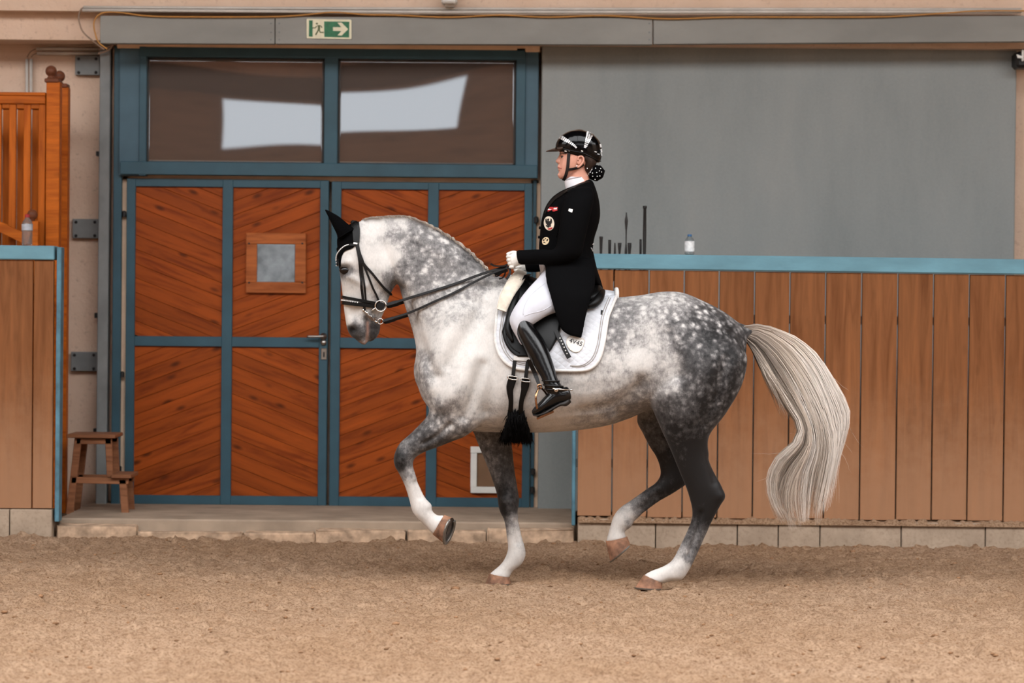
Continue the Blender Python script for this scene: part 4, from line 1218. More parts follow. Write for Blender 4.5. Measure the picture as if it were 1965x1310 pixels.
# ------------------------------------------------------------------ hair: mane and tail
def strands_mesh(paths, radii, tints, name, sides=3):
    V, F, T = [], [], []; o = 0
    for pth, r, tn in zip(paths, radii, tints):
        pth = np.asarray(pth); n = len(pth)
        t = np.gradient(pth, axis=0); t /= np.linalg.norm(t, axis=1)[:, None] + 1e-9
        a = np.array([.3, .9, .2]); u = np.cross(t, a); u /= np.linalg.norm(u, axis=1)[:, None] + 1e-9; w = np.cross(t, u)
        rr = r * np.clip(np.linspace(1.15, .0, n) ** .5, .12, 1)
        for k in range(sides):
            ang = 2 * math.pi * k / sides
            V.append(pth + (u * math.cos(ang) + w * math.sin(ang)) * rr[:, None])
        i = np.arange(n - 1)
        for k in range(sides):
            l = (k + 1) % sides
            F.append(np.stack([o + k * n + i, o + l * n + i, o + l * n + i + 1, o + k * n + i + 1], 1))
        T.append(np.tile(np.broadcast_to(tn, (n,)), sides)); o += n * sides
    V = np.concatenate(V); F = np.concatenate(F); T = np.concatenate(T)
    me = bpy.data.meshes.new(name)
    me.vertices.add(len(V)); me.vertices.foreach_set('co', V.astype(np.float32).ravel())
    me.loops.add(F.size); me.loops.foreach_set('vertex_index', F.astype(np.int32).ravel())
    me.polygons.add(len(F)); me.polygons.foreach_set('loop_start', np.arange(0, F.size, 4, dtype=np.int32))
    me.update(calc_edges=True)
    at = me.attributes.new('tint', 'FLOAT', 'POINT'); at.data.foreach_set('value', T.astype(np.float32))
    me.shade_smooth()
    return me
m = NT('horse_hair'); tn = attr(m, 'tint')
c = m.ramp(tn, [(0.0, lin((92, 82, 74))), (0.35, lin((150, 136, 124))), (0.65, lin((206, 190, 174))), (1.0, lin((232, 222, 212)))])
m.color(c); m.set(rough=.5, spec=.3); M['hair'] = m.m
hr = np.random.RandomState(11)
def guide(pts, n=18):
    q = catmull(pts, 12); d = np.concatenate([[0], np.cumsum(np.linalg.norm(np.diff(q, axis=0), axis=1))])
    s = np.linspace(0, d[-1], n); return np.stack([np.interp(s, d, q[:, 0]), np.interp(s, d, q[:, 1])], 1)
G = [guide(g) for g in (
    [(1427, 625), (1459, 622), (1498, 634), (1534, 652), (1570, 684), (1599, 731), (1625, 780), (1626, 812), (1615, 849), (1602, 895), (1592, 935)],
    [(1427, 629), (1460, 629), (1495, 644), (1530, 670), (1562, 712), (1588, 765), (1603, 815), (1602, 860), (1590, 915), (1582, 970)],
    [(1427, 634), (1458, 640), (1490, 661), (1520, 697), (1549, 746), (1573, 805), (1583, 855), (1572, 915), (1562, 960), (1556, 995)],
    [(1428, 640), (1453, 652), (1482, 679), (1511, 720), (1537, 770), (1557, 820), (1558, 865), (1540, 910), (1533, 960), (1536, 1006)],
    [(1429, 645), (1450, 661), (1473, 692), (1497, 735), (1523, 779), (1543, 820), (1540, 856), (1514, 893), (1500, 930), (1503, 970), (1520, 1003)],
    [(1430, 649), (1447, 668), (1466, 703), (1488, 746), (1512, 784), (1534, 819), (1527, 850), (1495, 879), (1478, 915), (1480, 955), (1498, 990)],
    [(1430, 652), (1444, 672), (1459, 702), (1475, 733), (1488, 757), (1500, 782), (1508, 800)])]
paths, radii, tints = [], [], []
locks = [(hr.uniform(0, 1), hr.uniform(-1, 1), hr.uniform(-.3, .28), hr.normal(0, 11), hr.uniform(.66, 1.06), hr.uniform(0, 6.3), hr.normal(0, 5)) for _ in range(90)]
for i in range(3900):
    lk = locks[hr.randint(len(locks))]
    g = np.clip(lk[0] * 5.0 + hr.normal(0, .2), 0, 5.0); inner = hr.rand() < .11
    if inner: g = 5 + hr.rand() * .9
    a = int(min(g, len(G) - 2)); f = g - a
    q = G[a] * (1 - f) + G[a + 1] * f
    if inner: q = G[6] + np.linspace(0, 1, len(G[6]))[:, None] * np.array([hr.uniform(-4, 22), hr.uniform(-18, 8)])
    n = len(q); s = np.linspace(0, 1, n)
    stop = np.clip(lk[4] + hr.normal(0, .05), .5, 1.0)
    if inner: stop = hr.uniform(.55, 1.0)
    yl = np.clip(lk[1] + hr.normal(0, .2), -1.1, 1.1)
    ylat = yl * (.022 + .085 * np.clip(s * 1.8, 0, 1) - .03 * s)
    tight = .45 + .55 * np.clip(1 - s, 0, 1)
    dx = lk[3] * s ** 3 + (1.5 + 7 * s ** 2) * np.sin(s * 8 + lk[5]) * .6 + np.cumsum(hr.normal(0, .22, n)) + hr.normal(0, 2.6) * s * tight
    dy = lk[6] * s ** 2 + np.cumsum(hr.normal(0, .22, n)) + hr.normal(0, 2.6) * s * tight
    if g < .6: dx = np.minimum(dx, 2 + 3 * s)
    pts = []
    for k in range(n):
        w_ = P(q[k, 0] + dx[k] * min(1, s[k] * 3) + hr.normal(0, .3), q[k, 1] + dy[k] * min(1, s[k] * 3), 0.0); pts.append((w_.x, ylat[k], w_.z))
    pts = np.array(pts); m_ = max(5, int(round(n * stop))); pts = pts[:m_]
    ss = s[:m_]
    t0 = .30 + .52 * np.clip((ss - .08) / .35, 0, 1)
    t0 = t0 - .30 * np.clip((g - 3.0) / 2.5, 0, 1) + (.25 if g < 1.3 else 0) * np.clip(ss * 2, 0, 1) + lk[2] + hr.normal(0, .07)
    t0 = t0 - .2 * np.clip((yl + .25) / .8, 0, 1)          # the hair below the top locks is greyer
    paths.append(pts); radii.append(hr.uniform(.0009, .0019)); tints.append(np.clip(t0, 0, 1))
for i in range(46):     # fly-away hairs
    q = G[hr.randint(0, 6)]; k0 = hr.randint(6, 13); n = 10
    b = q[k0]; d = (q[k0 + 2] - q[k0 - 1]); d = d / np.linalg.norm(d)
    sd = np.array([-d[1], d[0]]) * hr.choice([-1, 1]) * hr.uniform(.1, .7)
    L = hr.uniform(25, 70); ss = np.linspace(0, 1, n)
    pp = b + np.outer(ss * L, d + sd) + np.outer(ss ** 2 * 18 * hr.uniform(-1, 1), [1, 1])
    paths.append(np.array([(P(x, y, 0).x, hr.uniform(-.05, .05), P(x, y, 0).z) for x, y in pp])); radii.append(.0008); tints.append(np.full(n, .85))
obj('tail', strands_mesh(paths, radii, tints, 'tail'), M['hair'], HORSE)
# mane lying over the crest towards the far side, with a short ruffled edge
crest = guide([(694, 422), (707, 418), (732, 415.5), (756, 414), (782, 415), (808, 424), (835, 437), (866, 456), (896, 478), (918, 498), (938, 519), (950, 529)], 60)
paths, radii, tints = [], [], []
for i in range(2300):
    u = hr.rand() * 58.9; a = int(u); f = u - a
    x, y = crest[a] * (1 - f) + crest[a + 1] * f
    t = crest[min(a + 2, 59)] - crest[max(a - 2, 0)]; t /= np.linalg.norm(t); nrm = np.array([t[1], -t[0]])
    if nrm[1] > 0: nrm = -nrm
    br = (.5 + .5 * math.sin(u * 2 * math.pi / 3.3 + 1.3 * math.sin(u * .7))) * min(1, max(.15, (u - 14) / 20))            # small rolls of the plaited edge
    hgt = (1.5 + 2.6 * br + hr.rand() * 3.0); L = hr.uniform(.6, 1.0)
    side = hr.choice([-1, 1], p=[.35, .65]); reach = hr.uniform(.25, 1.0)
    pts = []
    for k, s in enumerate(np.linspace(0, 1, 8)):
        up = -3 + hgt * math.sin(min(1, s * 1.25) * math.pi * .62) - 9 * max(0, s - .45) * reach
        lean = t * (s * 9 * hr.uniform(.5, 1.0))
        q = np.array([x, y]) + nrm * up + lean
        w_ = P(q[0], q[1], 0)
        pts.append((w_.x, side * (.004 + .050 * s * reach), w_.z))
    paths.append(np.array(pts)); radii.append(hr.uniform(.0010, .0019)); tints.append(np.clip(np.full(8, .34 + .33 * br + hr.normal(0, .12)), 0, 1))
obj('mane', strands_mesh(paths, radii, tints, 'mane'), M['hair'], HORSE)
# ------------------------------------------------------------------ tack materials
M['leather'] = plain('black_leather', (7, 7, 7), .42, .2, 40, .12, 260, .2)
M['leather_matt'] = plain('black_strap_leather', (13, 11, 11), .5, .2, 60, .1, 260, .25)
M['chrome'] = plain('polished_steel', (210, 206, 200), .16, .04, 30, 0, 10, .5, 1.0)
M['bronze'] = plain('bronze_metal', (150, 112, 84), .22, .05, 30, 0, 10, .5, 1.0)
M['crystal'] = plain('crystal_stones', (236, 236, 236), .12, .04, 60, 0, 10, .8, .3)
M['bonnet'] = black('black_knit', (5, 5, 6), .95, .05, bump=.3, bscale=500)
M['fleece'] = plain('cream_fleece', (208, 196, 180), .95, .06, 30, .7, 160, .05, sheen=.3)
M['fur_black'] = black('black_sheepskin', (10, 9, 9), .8, .1)
M['pipe_grey'] = plain('grey_cord', (150, 143, 136), .6, .08, 60)
m = NT('quilted_white_cotton'); tc = m.coords()
w1 = m.add('ShaderNodeTexWave'); w1.inputs['Scale'].default_value = 14; w1.bands_direction = 'DIAGONAL'; m.link(tc, w1.inputs['Vector'])
mp2 = m.coords((-1, 1, 1)); w2 = m.add('ShaderNodeTexWave'); w2.inputs['Scale'].default_value = 14; w2.bands_direction = 'DIAGONAL'; m.link(mp2, w2.inputs['Vector'])
hq = m.math('MULTIPLY', m.math('POWER', w1.outputs['Fac'], .35), m.math('POWER', w2.outputs['Fac'], .35))
m.color(m.ramp(m.noise(tc, 40, 3), [(.3, lin((196, 198, 203))), (.7, lin((208, 209, 214)))])); m.bump(hq, .35, .006); m.set(rough=.85, spec=.1, sheen=.2); M['pad'] = m.m
M['pad_trim'] = plain('white_binding', (208, 205, 201), .7, .04, 50, .1, 200)

def hitf(px_, py_, off=0.0, y0=-.02):
    p, n = hit(px_, py_, off)
    if p is None: p, n = P(px_, py_, y0), Vector((0, -1, 0))
    return p, n
def mirror(v): return Vector((v.x, -v.y, v.z))

def patch(rows, nu, nv, off, th, castf=None, edge_drop=True):
    """sheet lying on the animal: rows of (left px, right px); returns (outer grid, inner grid) of points."""
    castf = castf or hitf
    R = catmull([[*a, *b] for a, b in rows], max(1, nv))
    go, gi = [], []
    for r in R:
        ro, ri = [], []
        for k in range(nu + 1):
            u = k / nu
            p, n = castf(r[0] + (r[2] - r[0]) * u, r[1] + (r[3] - r[1]) * u, off)
            ro.append(p + n * th); ri.append(p)
        go.append(ro); gi.append(ri)
    return go, gi
def relax(grid, it=3):
    for _ in range(it):
        ng = [[p.copy() for p in r] for r in grid]
        for i in range(1, len(grid) - 1):
            for j in range(1, len(grid[0]) - 1):
                a = (grid[i - 1][j] + grid[i + 1][j] + grid[i][j - 1] + grid[i][j + 1]) / 4
                ng[i][j].y = a.y * .6 + grid[i][j].y * .4
        grid = ng
    return grid
def sheet_bm(go, gi, bm=None, flip=False):
    if bm is None: bm = bmesh.new()
    f = (lambda v: mirror(v)) if flip else (lambda v: v)
    A = [[bm.verts.new(f(p)) for p in r] for r in go]; B = [[bm.verts.new(f(p)) for p in r] for r in gi]
    n, m_ = len(A), len(A[0]); fs = []
    for i in range(n - 1):
        for j in range(m_ - 1):
            fs.append(bm.faces.new((A[i][j], A[i][j + 1], A[i + 1][j + 1], A[i + 1][j])))
            fs.append(bm.faces.new((B[i][j], B[i + 1][j], B[i + 1][j + 1], B[i][j + 1])))
    for i in range(n - 1):
        for j in (0, m_ - 1): fs.append(bm.faces.new((A[i][j], A[i + 1][j], B[i + 1][j], B[i][j])))
    for j in range(m_ - 1):
        for i in (0, n - 1): fs.append(bm.faces.new((A[i][j], A[i][j + 1], B[i][j + 1], B[i][j])))
    bmesh.ops.recalc_face_normals(bm, faces=fs)
    return bm
def surf_strap(name, pts, width, th, off, mat, parent, sub=6, both=True, castf=None):
    castf = castf or hitf
    q = catmull(pts, sub) if len(pts) > 2 else np.array([np.array(pts[0]) * (1 - t) + np.array(pts[1]) * t for t in np.linspace(0, 1, sub + 1)])
    pn = [castf(x, y, off) for x, y in q]
    out = []
    for s in ((1, -1) if both else (1,)):
        f = (lambda v: v) if s == 1 else mirror
        out.append(obj(name, strap_bm([f(p) for p, n in pn], [f(n) for p, n in pn], width, th), mat, parent, smooth=False))
    return out[0]
def surf_tube(name, pts, r, off, mat, parent, sub=6, both=True, closed=False, castf=None):
    castf = castf or hitf
    q = catmull(pts, sub, closed)
    pn = [castf(x, y, off)[0] for x, y in q]
    o = None
    for s in ((1, -1) if both else (1,)):
        o = o or obj(name, tube_bm([p if s == 1 else mirror(p) for p in pn], r, 7, closed=closed), mat, parent, smooth=True)
        if s == -1: obj(name, tube_bm([mirror(p) for p in pn], r, 7, closed=closed), mat, parent, smooth=True)
    return o
def dec(poly, castf, off, mat, name, parent, th=.0012):
    """small flat piece of print or metal following a surface."""
    pn = [castf(x, y, off) for x, y in poly]
    bm = bmesh.new()
    n = sum((q[1] for q in pn), Vector()).normalized()
    a = [bm.verts.new(p + n * th) for p, _ in pn]; b = [bm.verts.new(p - n * .002) for p, _ in pn]
    bm.faces.new(a); k = len(a)
    for i in range(k): bm.faces.new((a[i], a[(i + 1) % k], b[(i + 1) % k], b[i]))
    bmesh.ops.recalc_face_normals(bm, faces=bm.faces[:])
    bmesh.ops.triangulate(bm, faces=[f for f in bm.faces if len(f.verts) > 4])
    return obj(name, bm, mat, parent)

# ------------------------------------------------------------------ saddle pad
PAD_OFF, PAD_TH = .004, .012
PAD = thing('saddle_pad', tuple(P(1065, 640, 0)), 'white quilted saddle pad with grey piping and number tag on the horse', 'saddle pad')
pad_rows = [((976, 543), (1184, 571)), ((966, 556), (1180, 578)), ((958, 576), (1173, 594)), ((953, 607), (1166, 612)), ((952, 640), (1161, 643)), ((954.5, 664), (1156, 670)), ((964, 687), (1148, 692)), ((982, 703), (1136, 704.5)), ((1010, 709.5), (1116, 710.5))]
go, gi = patch(pad_rows, 36, 4, PAD_OFF, PAD_TH)
go = relax(go, 4)
bm = sheet_bm(go, gi); sheet_bm(go, gi, bm, True)
# bridge over the back
ridge = [Vector((p.x, 0, p.z + .035)) for p in go[0]]
rv = [bm.verts.new(p) for p in ridge]; av = [bm.verts.new(p) for p in go[0]]; bv = [bm.verts.new(mirror(p)) for p in go[0]]
for j in range(len(rv) - 1):
    bm.faces.new((av[j], av[j + 1], rv[j + 1], rv[j])); bm.faces.new((rv[j], rv[j + 1], bv[j + 1], bv[j]))
obj('quilted_panel', bm, M['pad'], PAD, smooth=True)
pc = lambda x, y, off=0.0: hitf(x, y, PAD_OFF + PAD_TH + off)
border = [(966, 556), (958, 576), (953, 607), (952, 640), (954.5, 664), (964, 687), (982, 703), (1010, 709.5), (1063, 710.5), (1116, 710.5), (1136, 704.5), (1148, 692), (1156, 670), (1161, 643), (1166, 612), (1173, 594), (1180, 578), (1184.5, 568)]
surf_tube('edge_binding', border, .010, -.006, M['pad_trim'], PAD, 4, castf=pc)
inner = [(968, 588), (962.5, 612), (961, 640), (963, 661), (972, 681), (987, 696), (1012, 702)]
for d_ in (0, 3.2):
    surf_tube('piping', [(x + d_ * (1 if y < 670 else .7), y - d_ * (0 if y < 650 else .8)) for x, y in inner], .0022, .001, M['pipe_grey'], PAD, 5, castf=pc)
inner = [(1098, 703.5), (1118, 703), (1131, 697), (1141, 686), (1149, 664), (1153, 640), (1158, 612), (1165, 592), (1172, 577)]
for d_ in (0, 3.2):
    surf_tube('piping', [(x - d_, y - d_ * .5) for x, y in inner], .0022, .001, M['pipe_grey'], PAD, 5, castf=pc)
p0, n0 = pc(1182, 571); 
rr = obj('rear_roll', tube_bm(catmull([p0 + Vector((.004, -.012, -.03)), p0 + Vector((.006, 0.005, .012)), Vector((p0.x + .004, 0, p0.z + .03)), mirror(p0) + Vector((.006, -.005, .012)), mirror(p0) + Vector((.004, .012, -.03))], 6), .013, 8), M['pad_trim'], PAD, smooth=True)
tg = [(1089, 652), (1093, 648), (1106, 648), (1119, 652), (1121.5, 657), (1118, 668), (1112, 675), (1104, 677), (1094, 672), (1088, 662)]
num = dec(tg, pc, .002, M['pad_trim'], 'number_tag', PAD, .003)
surf_tube('tag_edge', tg, .0018, .004, M['fleece'], num, 2, both=False, closed=True, castf=pc)
cu = bpy.data.curves.new('t', 'FONT'); cu.body = '4V45'; cu.size = .036; cu.extrude = .0006; cu.align_x = 'CENTER'; cu.align_y = 'CENTER'
to = bpy.data.objects.new('t', cu); COL.objects.link(to)
dg = bpy.context.evaluated_depsgraph_get(); tm = bpy.data.meshes.new_from_object(to.evaluated_get(dg)); bpy.data.objects.remove(to)
p0, n0 = pc(1105.5, 659.5, .0065); xax = (pc(1112, 661.5)[0] - pc(1099, 657.5)[0]).normalized(); zax = (n0 - xax * n0.dot(xax)).normalized(); yax = zax.cross(xax)
M['ink'] = plain('black_print', (22, 22, 24), .6, .05, 20)
tx = obj('number_print', tm, M['ink'], num, matrix=Matrix.Translation(p0) @ Matrix((xax, yax, zax)).transposed().to_4x4())
attach(tx, num)
dec([(1153, 599), (1157.5, 599.5), (1157, 608), (1152.5, 607.5)], pc, .001, M['ink'], 'logo_patch', PAD)
# cream fleece over the withers
fl = []
fleece = [(972, 560, 962, 566, .02), ]
fr = loft_arrays([(953, 592, 972, 598, .012, -.235, 0), (958, 570, 981, 578, .016, -.215, 0), (966, 552, 990, 562, .02, -.175, 0), (976, 534, 1000, 548, .024, -.125, 0), (988, 521, 1008, 534, .028, -.075, 0), (995, 515, 1011, 522, .045, 0, 0),
                  (988, 521, 1008, 534, .028, .075, 0), (976, 534, 1000, 548, .024, .125, 0), (966, 552, 990, 562, .02, .175, 0), (958, 570, 981, 578, .016, .215, 0)], 16, 5)
obj('wither_fleece', np_mesh('wither_fleece', *fr), M['fleece'], PAD, smooth=True)

# ------------------------------------------------------------------ saddle
SAD = thing('saddle', tuple(P(1070, 560, 0)), 'black leather dressage saddle under the rider with long girth straps', 'saddle')
seat = loft_arrays([(1000, 537, 1002, 552, .03, 0, .1), (1012, 529, 1014, 560, .075, 0, .2), (1035, 536, 1036, 572, .115, 0, .25), (1070, 548, 1070, 585, .15, 0, .2), (1105, 553, 1105, 592, .175, 0, .15), (1130, 549, 1128, 592, .18, 0, .15), (1148, 545, 1144, 586, .165, 0, .2), (1157, 553, 1155, 572, .12, 0, .1)], 26, 5)
obj('seat', np_mesh('seat', *seat), M['leather'], SAD, smooth=True)
for s in (-1, 1):
    cr = [(1127, 588), (1140, 582), (1151, 570), (1157, 558)]
    pts = catmull([P(x, y, s * yy) for (x, y), yy in zip(cr, (.22, .2, .16, .1))], 5)
    obj('cantle_roll', tube_bm(pts, [.014 + .012 * math.sin(math.pi * k / (len(pts) - 1)) for k in range(len(pts))], 10), M['leather'], SAD, smooth=True)
flap_rows = [((992, 546), (1082, 556)), ((984, 565), (1084, 575)), ((976, 592), (1082, 598)), ((969, 618), (1078, 622)), ((966, 640), (1072, 646)), ((970, 660), (1064, 664)), ((980, 676), (1054, 678)), ((994, 686), (1036, 687))]
go, gi = patch(flap_rows, 20, 3, .019, .012); go = relax(go, 6)
for fl_ in (False, True): obj('flap', sheet_bm(go, gi, None, fl_), M['leather'], SAD, smooth=True)
fc_ = lambda x, y, off=0.0: hitf(x, y, .033 + off)
surf_tube('flap_seam', [(992, 552), (981, 590), (973, 625), (972, 648), (982, 668), (998, 680)], .0028, .0, M['leather_matt'], SAD, 5, castf=fc_)
# knee block and the big front roll seen in front of the thigh
for s in (-1, 1):
    y_ = lambda x, yy: hitf(x, yy, .045)[0].y * -s
    pts = catmull([Vector((P(x, yy, -.3).x, y_(x, yy), P(x, yy, -.3).z)) for x, yy in ((1000, 548), (989, 572), (981, 600), (975, 630), (984, 655))], 5)
    obj('knee_block', tube_bm(pts, [.008 + .016 * math.sin(math.pi * k / (len(pts) - 1)) for k in range(len(pts))], 10), M['leather'], SAD, smooth=True)
# D ring and pommel strap
surf_tube('dee_ring', [(993, 536), (998, 535), (999, 543), (994, 545)], .0028, .03, M['chrome'], SAD, 5, closed=True, castf=lambda x, y, off=0.0: (P(x, y, -.12), Vector((0, -1, 0))))
obj('pommel_strap', strap_bm(catmull([P(996, 541, -.125), P(1003, 533, -.10), P(1013, 528, -.06), P(1016, 526, 0)], 4), [Vector((0, -1, .5))] * 13, .018, .004), M['leather'], SAD)
# long billets, buckles, girth
GX_ = []
for k, (tp, mid, bt) in enumerate((((988.5, 690), (985, 722), (979, 794)), ((1013, 692), (1009, 726), (999, 792)))):
    surf_strap('billet', [tp, mid], .020, .004, .019, M['leather_matt'], SAD, 8)
    g = surf_strap('girth_strap', [mid, ((mid[0] - 6 if k == 0 else mid[0] - 2), 745), ((mid[0] - 4 if k == 0 else mid[0] - 8), 768), bt], [.040, .042, .044, .044, .043, .042, .038, .034, .032, .030, .028, .026, .025, .025, .025, .025, .026, .027, .028], .012, .014, M['leather'], SAD, 6)
    surf_tube('girth_buckle', [(mid[0] - 8, mid[1] - 1), (mid[0] + 8, mid[1] + 1), (mid[0] + 8, mid[1] + 6), (mid[0] - 8, mid[1] + 4)], .0028, .026, M['chrome'], g, 2, closed=True)
obj('keeper_strap', strap_bm([hitf(x, y, .024)[0] for x, y in ((986, 688), (1000, 689), (1018, 690.5))], [hitf(x, y)[1] for x, y in ((986, 688), (1000, 689), (1018, 690.5))], .026, .004), M['pad_trim'], SAD)
gx_, gz_ = P(992, 700, 0).x, P(992, 700, 0).z
gp, gn = [], []
for a in np.linspace(-2.25, 2.25, 40):
    d_ = Vector((0.0, math.sin(a), -math.cos(a)))
    loc, nr, _, _ = HBVH.ray_cast(Vector((gx_, 0, gz_)), d_)
    if loc is None: continue
    nr = nr if nr.dot(d_) > 0 else -nr
    if loc.z < P(992, 790, -.2).z: gp.append(loc + nr * .012); gn.append(nr)
obj('girth', strap_bm(gp, gn, [.075 + .055 * math.sin(math.pi * k / max(1, len(gp) - 1)) for k in range(len(gp))], .02), M['leather_matt'], SAD, smooth=True)
paths, radii, tints = [], [], []
for i in range(3400):
    k = hr.randint(len(gp)); p = np.array(gp[k]); n_ = np.array(gn[k]); fr_ = math.sin(math.pi * k / (len(gp) - 1)); p = p + np.array([hr.uniform(-.045, .045) * (1 + .9 * fr_), hr.normal(0, .01), hr.normal(0, .012)])
    L = hr.uniform(.015, .05); dr = n_ + hr.normal(0, .35, 3) + np.array([hr.normal(0, .25), 0, -.8]); dr /= np.linalg.norm(dr)
    s = np.linspace(0, 1, 4)[:, None]
    paths.append(p + s * L * dr + s ** 2 * np.array([0, 0, -.008])); radii.append(.0026); tints.append(np.full(4, .5))
obj('girth_fleece', strands_mesh(paths, radii, tints, 'girth_fleece'), M['fur_black'], SAD)
# spare end of the stirrup leather on the pad, with its row of holes
sl_ = surf_strap('leather_end', [(1068, 640), (1078, 660), (1093.5, 689)], .026, .005, .024, M['leather_matt'], SAD, 6, castf=pc)
for k in range(6):
    t = k / 5; x, y = 1076 + t * 13.5, 654 + t * 27
    p_, n_ = pc(x, y, .029); obj('hole', lathe_bm([(.0038, 0), (.0036, .0012)], p_, 8, n_), M['pad_trim'], sl_)

# ------------------------------------------------------------------ ear bonnet
BON = thing('ear_bonnet', tuple(P(667, 480, 0)), 'black knitted ear bonnet on the grey horse head', 'ear bonnet')
bon_rows = [((666, 432), (689, 425)), ((653, 444), (690, 440)), ((647.5, 456), (688, 454)), ((647, 470), (684, 467)), ((648.5, 481), (677, 476)), ((650, 490), (662, 482)), ((651.5, 500), (656, 493)), ((652.5, 513), (654, 510))]
bcast = lambda x, y, off=0.0: hitf(x, y, off, -.01)
go, gi = patch(bon_rows, 10, 3, .001, .006, bcast)
bm = sheet_bm(go, gi); sheet_bm(go, gi, bm, True)
# strip joining both halves over the forehead
for i in range(len(go) - 1):
    a, b = go[i][0], go[i + 1][0]
    q = [bm.verts.new(v) for v in (a, b, mirror(b), mirror(a))]; bm.faces.new(q)
    a, b = go[i][-1], go[i + 1][-1]
for j in range(len(go[0]) - 1):
    a, b = go[0][j], go[0][j + 1]
    bm.faces.new([bm.verts.new(v) for v in (a, mirror(a), mirror(b), b)])
bmesh.ops.recalc_face_normals(bm, faces=bm.faces[:])
obj('bonnet_cap', bm, M['bonnet'], BON, smooth=True)
for s in (-1, 1):
    er = loft_arrays([(648, 458, 682, 438, .034, .052 * s, 0), (646, 449, 671, 432, .032, .056 * s, 0), (640, 436.5, 660, 423, .026, .06 * s, 0), (634, 424, 648.5, 414, .019, .062 * s, 0), (628, 412, 636, 407, .011, .063 * s, 0), (623.5, 403, 626, 402, .004, .063 * s, 0)], 16, 5)
    obj('ear_cover', np_mesh('ear_cover', *er), M['bonnet'], BON, smooth=True)

# ------------------------------------------------------------------ bridle
BR = thing('bridle', tuple(P(690, 560, 0)), 'black double bridle with crystal browband and reins on the grey horse', 'bridle')
hc = lambda x, y, off=0.0: hitf(x, y, .006 + off, -.03)
hp = surf_strap('headpiece', [(679, 427), (682, 445), (684, 468)], .030, .006, .004, M['leather'], BR, 6, castf=hc)
hp2 = surf_strap('headpiece', [(686, 428), (688, 445), (687, 466)], .018, .006, .002, M['leather'], BR, 6, castf=hc)
a = hitf(679, 427, .016)[0]; b = hitf(687, 427, .016)[0]
obj('poll_strap', strap_bm(catmull([a, Vector((a.x, a.y * .6, a.z + .004)), Vector((a.x, 0, a.z + .008)), Vector((a.x, -a.y * .6, a.z + .004)), mirror(a)], 5), [Vector((0, -.5, 1)), Vector((0, 0, 1))] * 10 + [Vector((0, 0, 1))], .034, .008), M['leather'], BR)
surf_strap('cheekpiece', [(684, 466), (690, 500), (694, 540), (697, 572), (700.5, 595)], .013, .005, .003, M['leather_matt'], BR, 6, castf=hc)
surf_strap('cheekpiece', [(687, 466), (694, 505), (700, 550), (702.5, 578)], .010, .005, .003, M['leather_matt'], BR, 6, castf=hc)
surf_strap('bradoon_strap', [(688, 478), (700, 510), (714, 548), (722, 566), (727, 580)], .011, .005, .003, M['leather_matt'], BR, 6, castf=hc)
surf_strap('throatlash', [(689, 480), (697, 503), (715, 525), (735, 550), (750, 566)], .013, .005, .003, M['leather_matt'], BR, 6, castf=hc)
obj('keeper', strap_bm([hc(680, 467.5, .010)[0], hc(687, 469, .010)[0]], [hc(683, 468)[1]] * 2, .010, .004), M['crystal'], BR)
bb = [(683, 470), (672, 470), (662, 474), (654, 482), (649.5, 492), (649.5, 508)]
brw = surf_strap('browband', bb, .014, .006, .006, M['leather'], BR, 6, castf=bcast)
pts = catmull(bb, 10)[12:]
bm = bmesh.new()
for x, y in pts[::2]:
    p_, n_ = bcast(x, y, .013)
    for s in (1, -1):
        q = p_ if s == 1 else mirror(p_); nn = n_ if s == 1 else mirror(n_)
        lathe_bm([(.0040, 0), (.0030, .003), (0, .0038)], q, 6, nn, bm)
obj('browband_crystals', bm, M['crystal'], brw)
def head_ring(ax, ay, bx, by, w, n=30):
    A, B = P(ax, ay, 0), P(bx, by, 0); c = (A + B) / 2; u = (A - B) / 2; pts, nr = [], []
    for k in range(n):
        f = 2 * math.pi * k / n; ee = 2 / 2.3
        cs, sn = math.copysign(abs(math.cos(f)) ** ee, math.cos(f)), math.copysign(abs(math.sin(f)) ** ee, math.sin(f))
        pts.append(c + u * cs + Vector((0, w * sn, 0))); nr.append((u.normalized() * cs * 1.0 + Vector((0, sn, 0))).normalized())
    return pts, nr
for (a, b, w, wd, nm, mt) in (((656.5, 569.5), (741, 585), .0835, .016, 'noseband', M['leather']), ((656.5, 580), (738, 589), .080, .022, 'noseband', M['leather'])):
    pts, nr = head_ring(*a, *b, w)
    obj(nm, strap_bm(pts, nr, wd, .007, closed=True), mt, BR, smooth=False)
bm = bmesh.new(); pts, nr = head_ring(656, 575.5, 741, 588, .085, 60)
for k in range(60):
    if nr[k].x < -.15: lathe_bm([(.004, 0), (.003, .003), (0, .004)], pts[k] + nr[k] * .002, 6, nr[k], bm)
obj('noseband_crystals', bm, M['crystal'], BR)
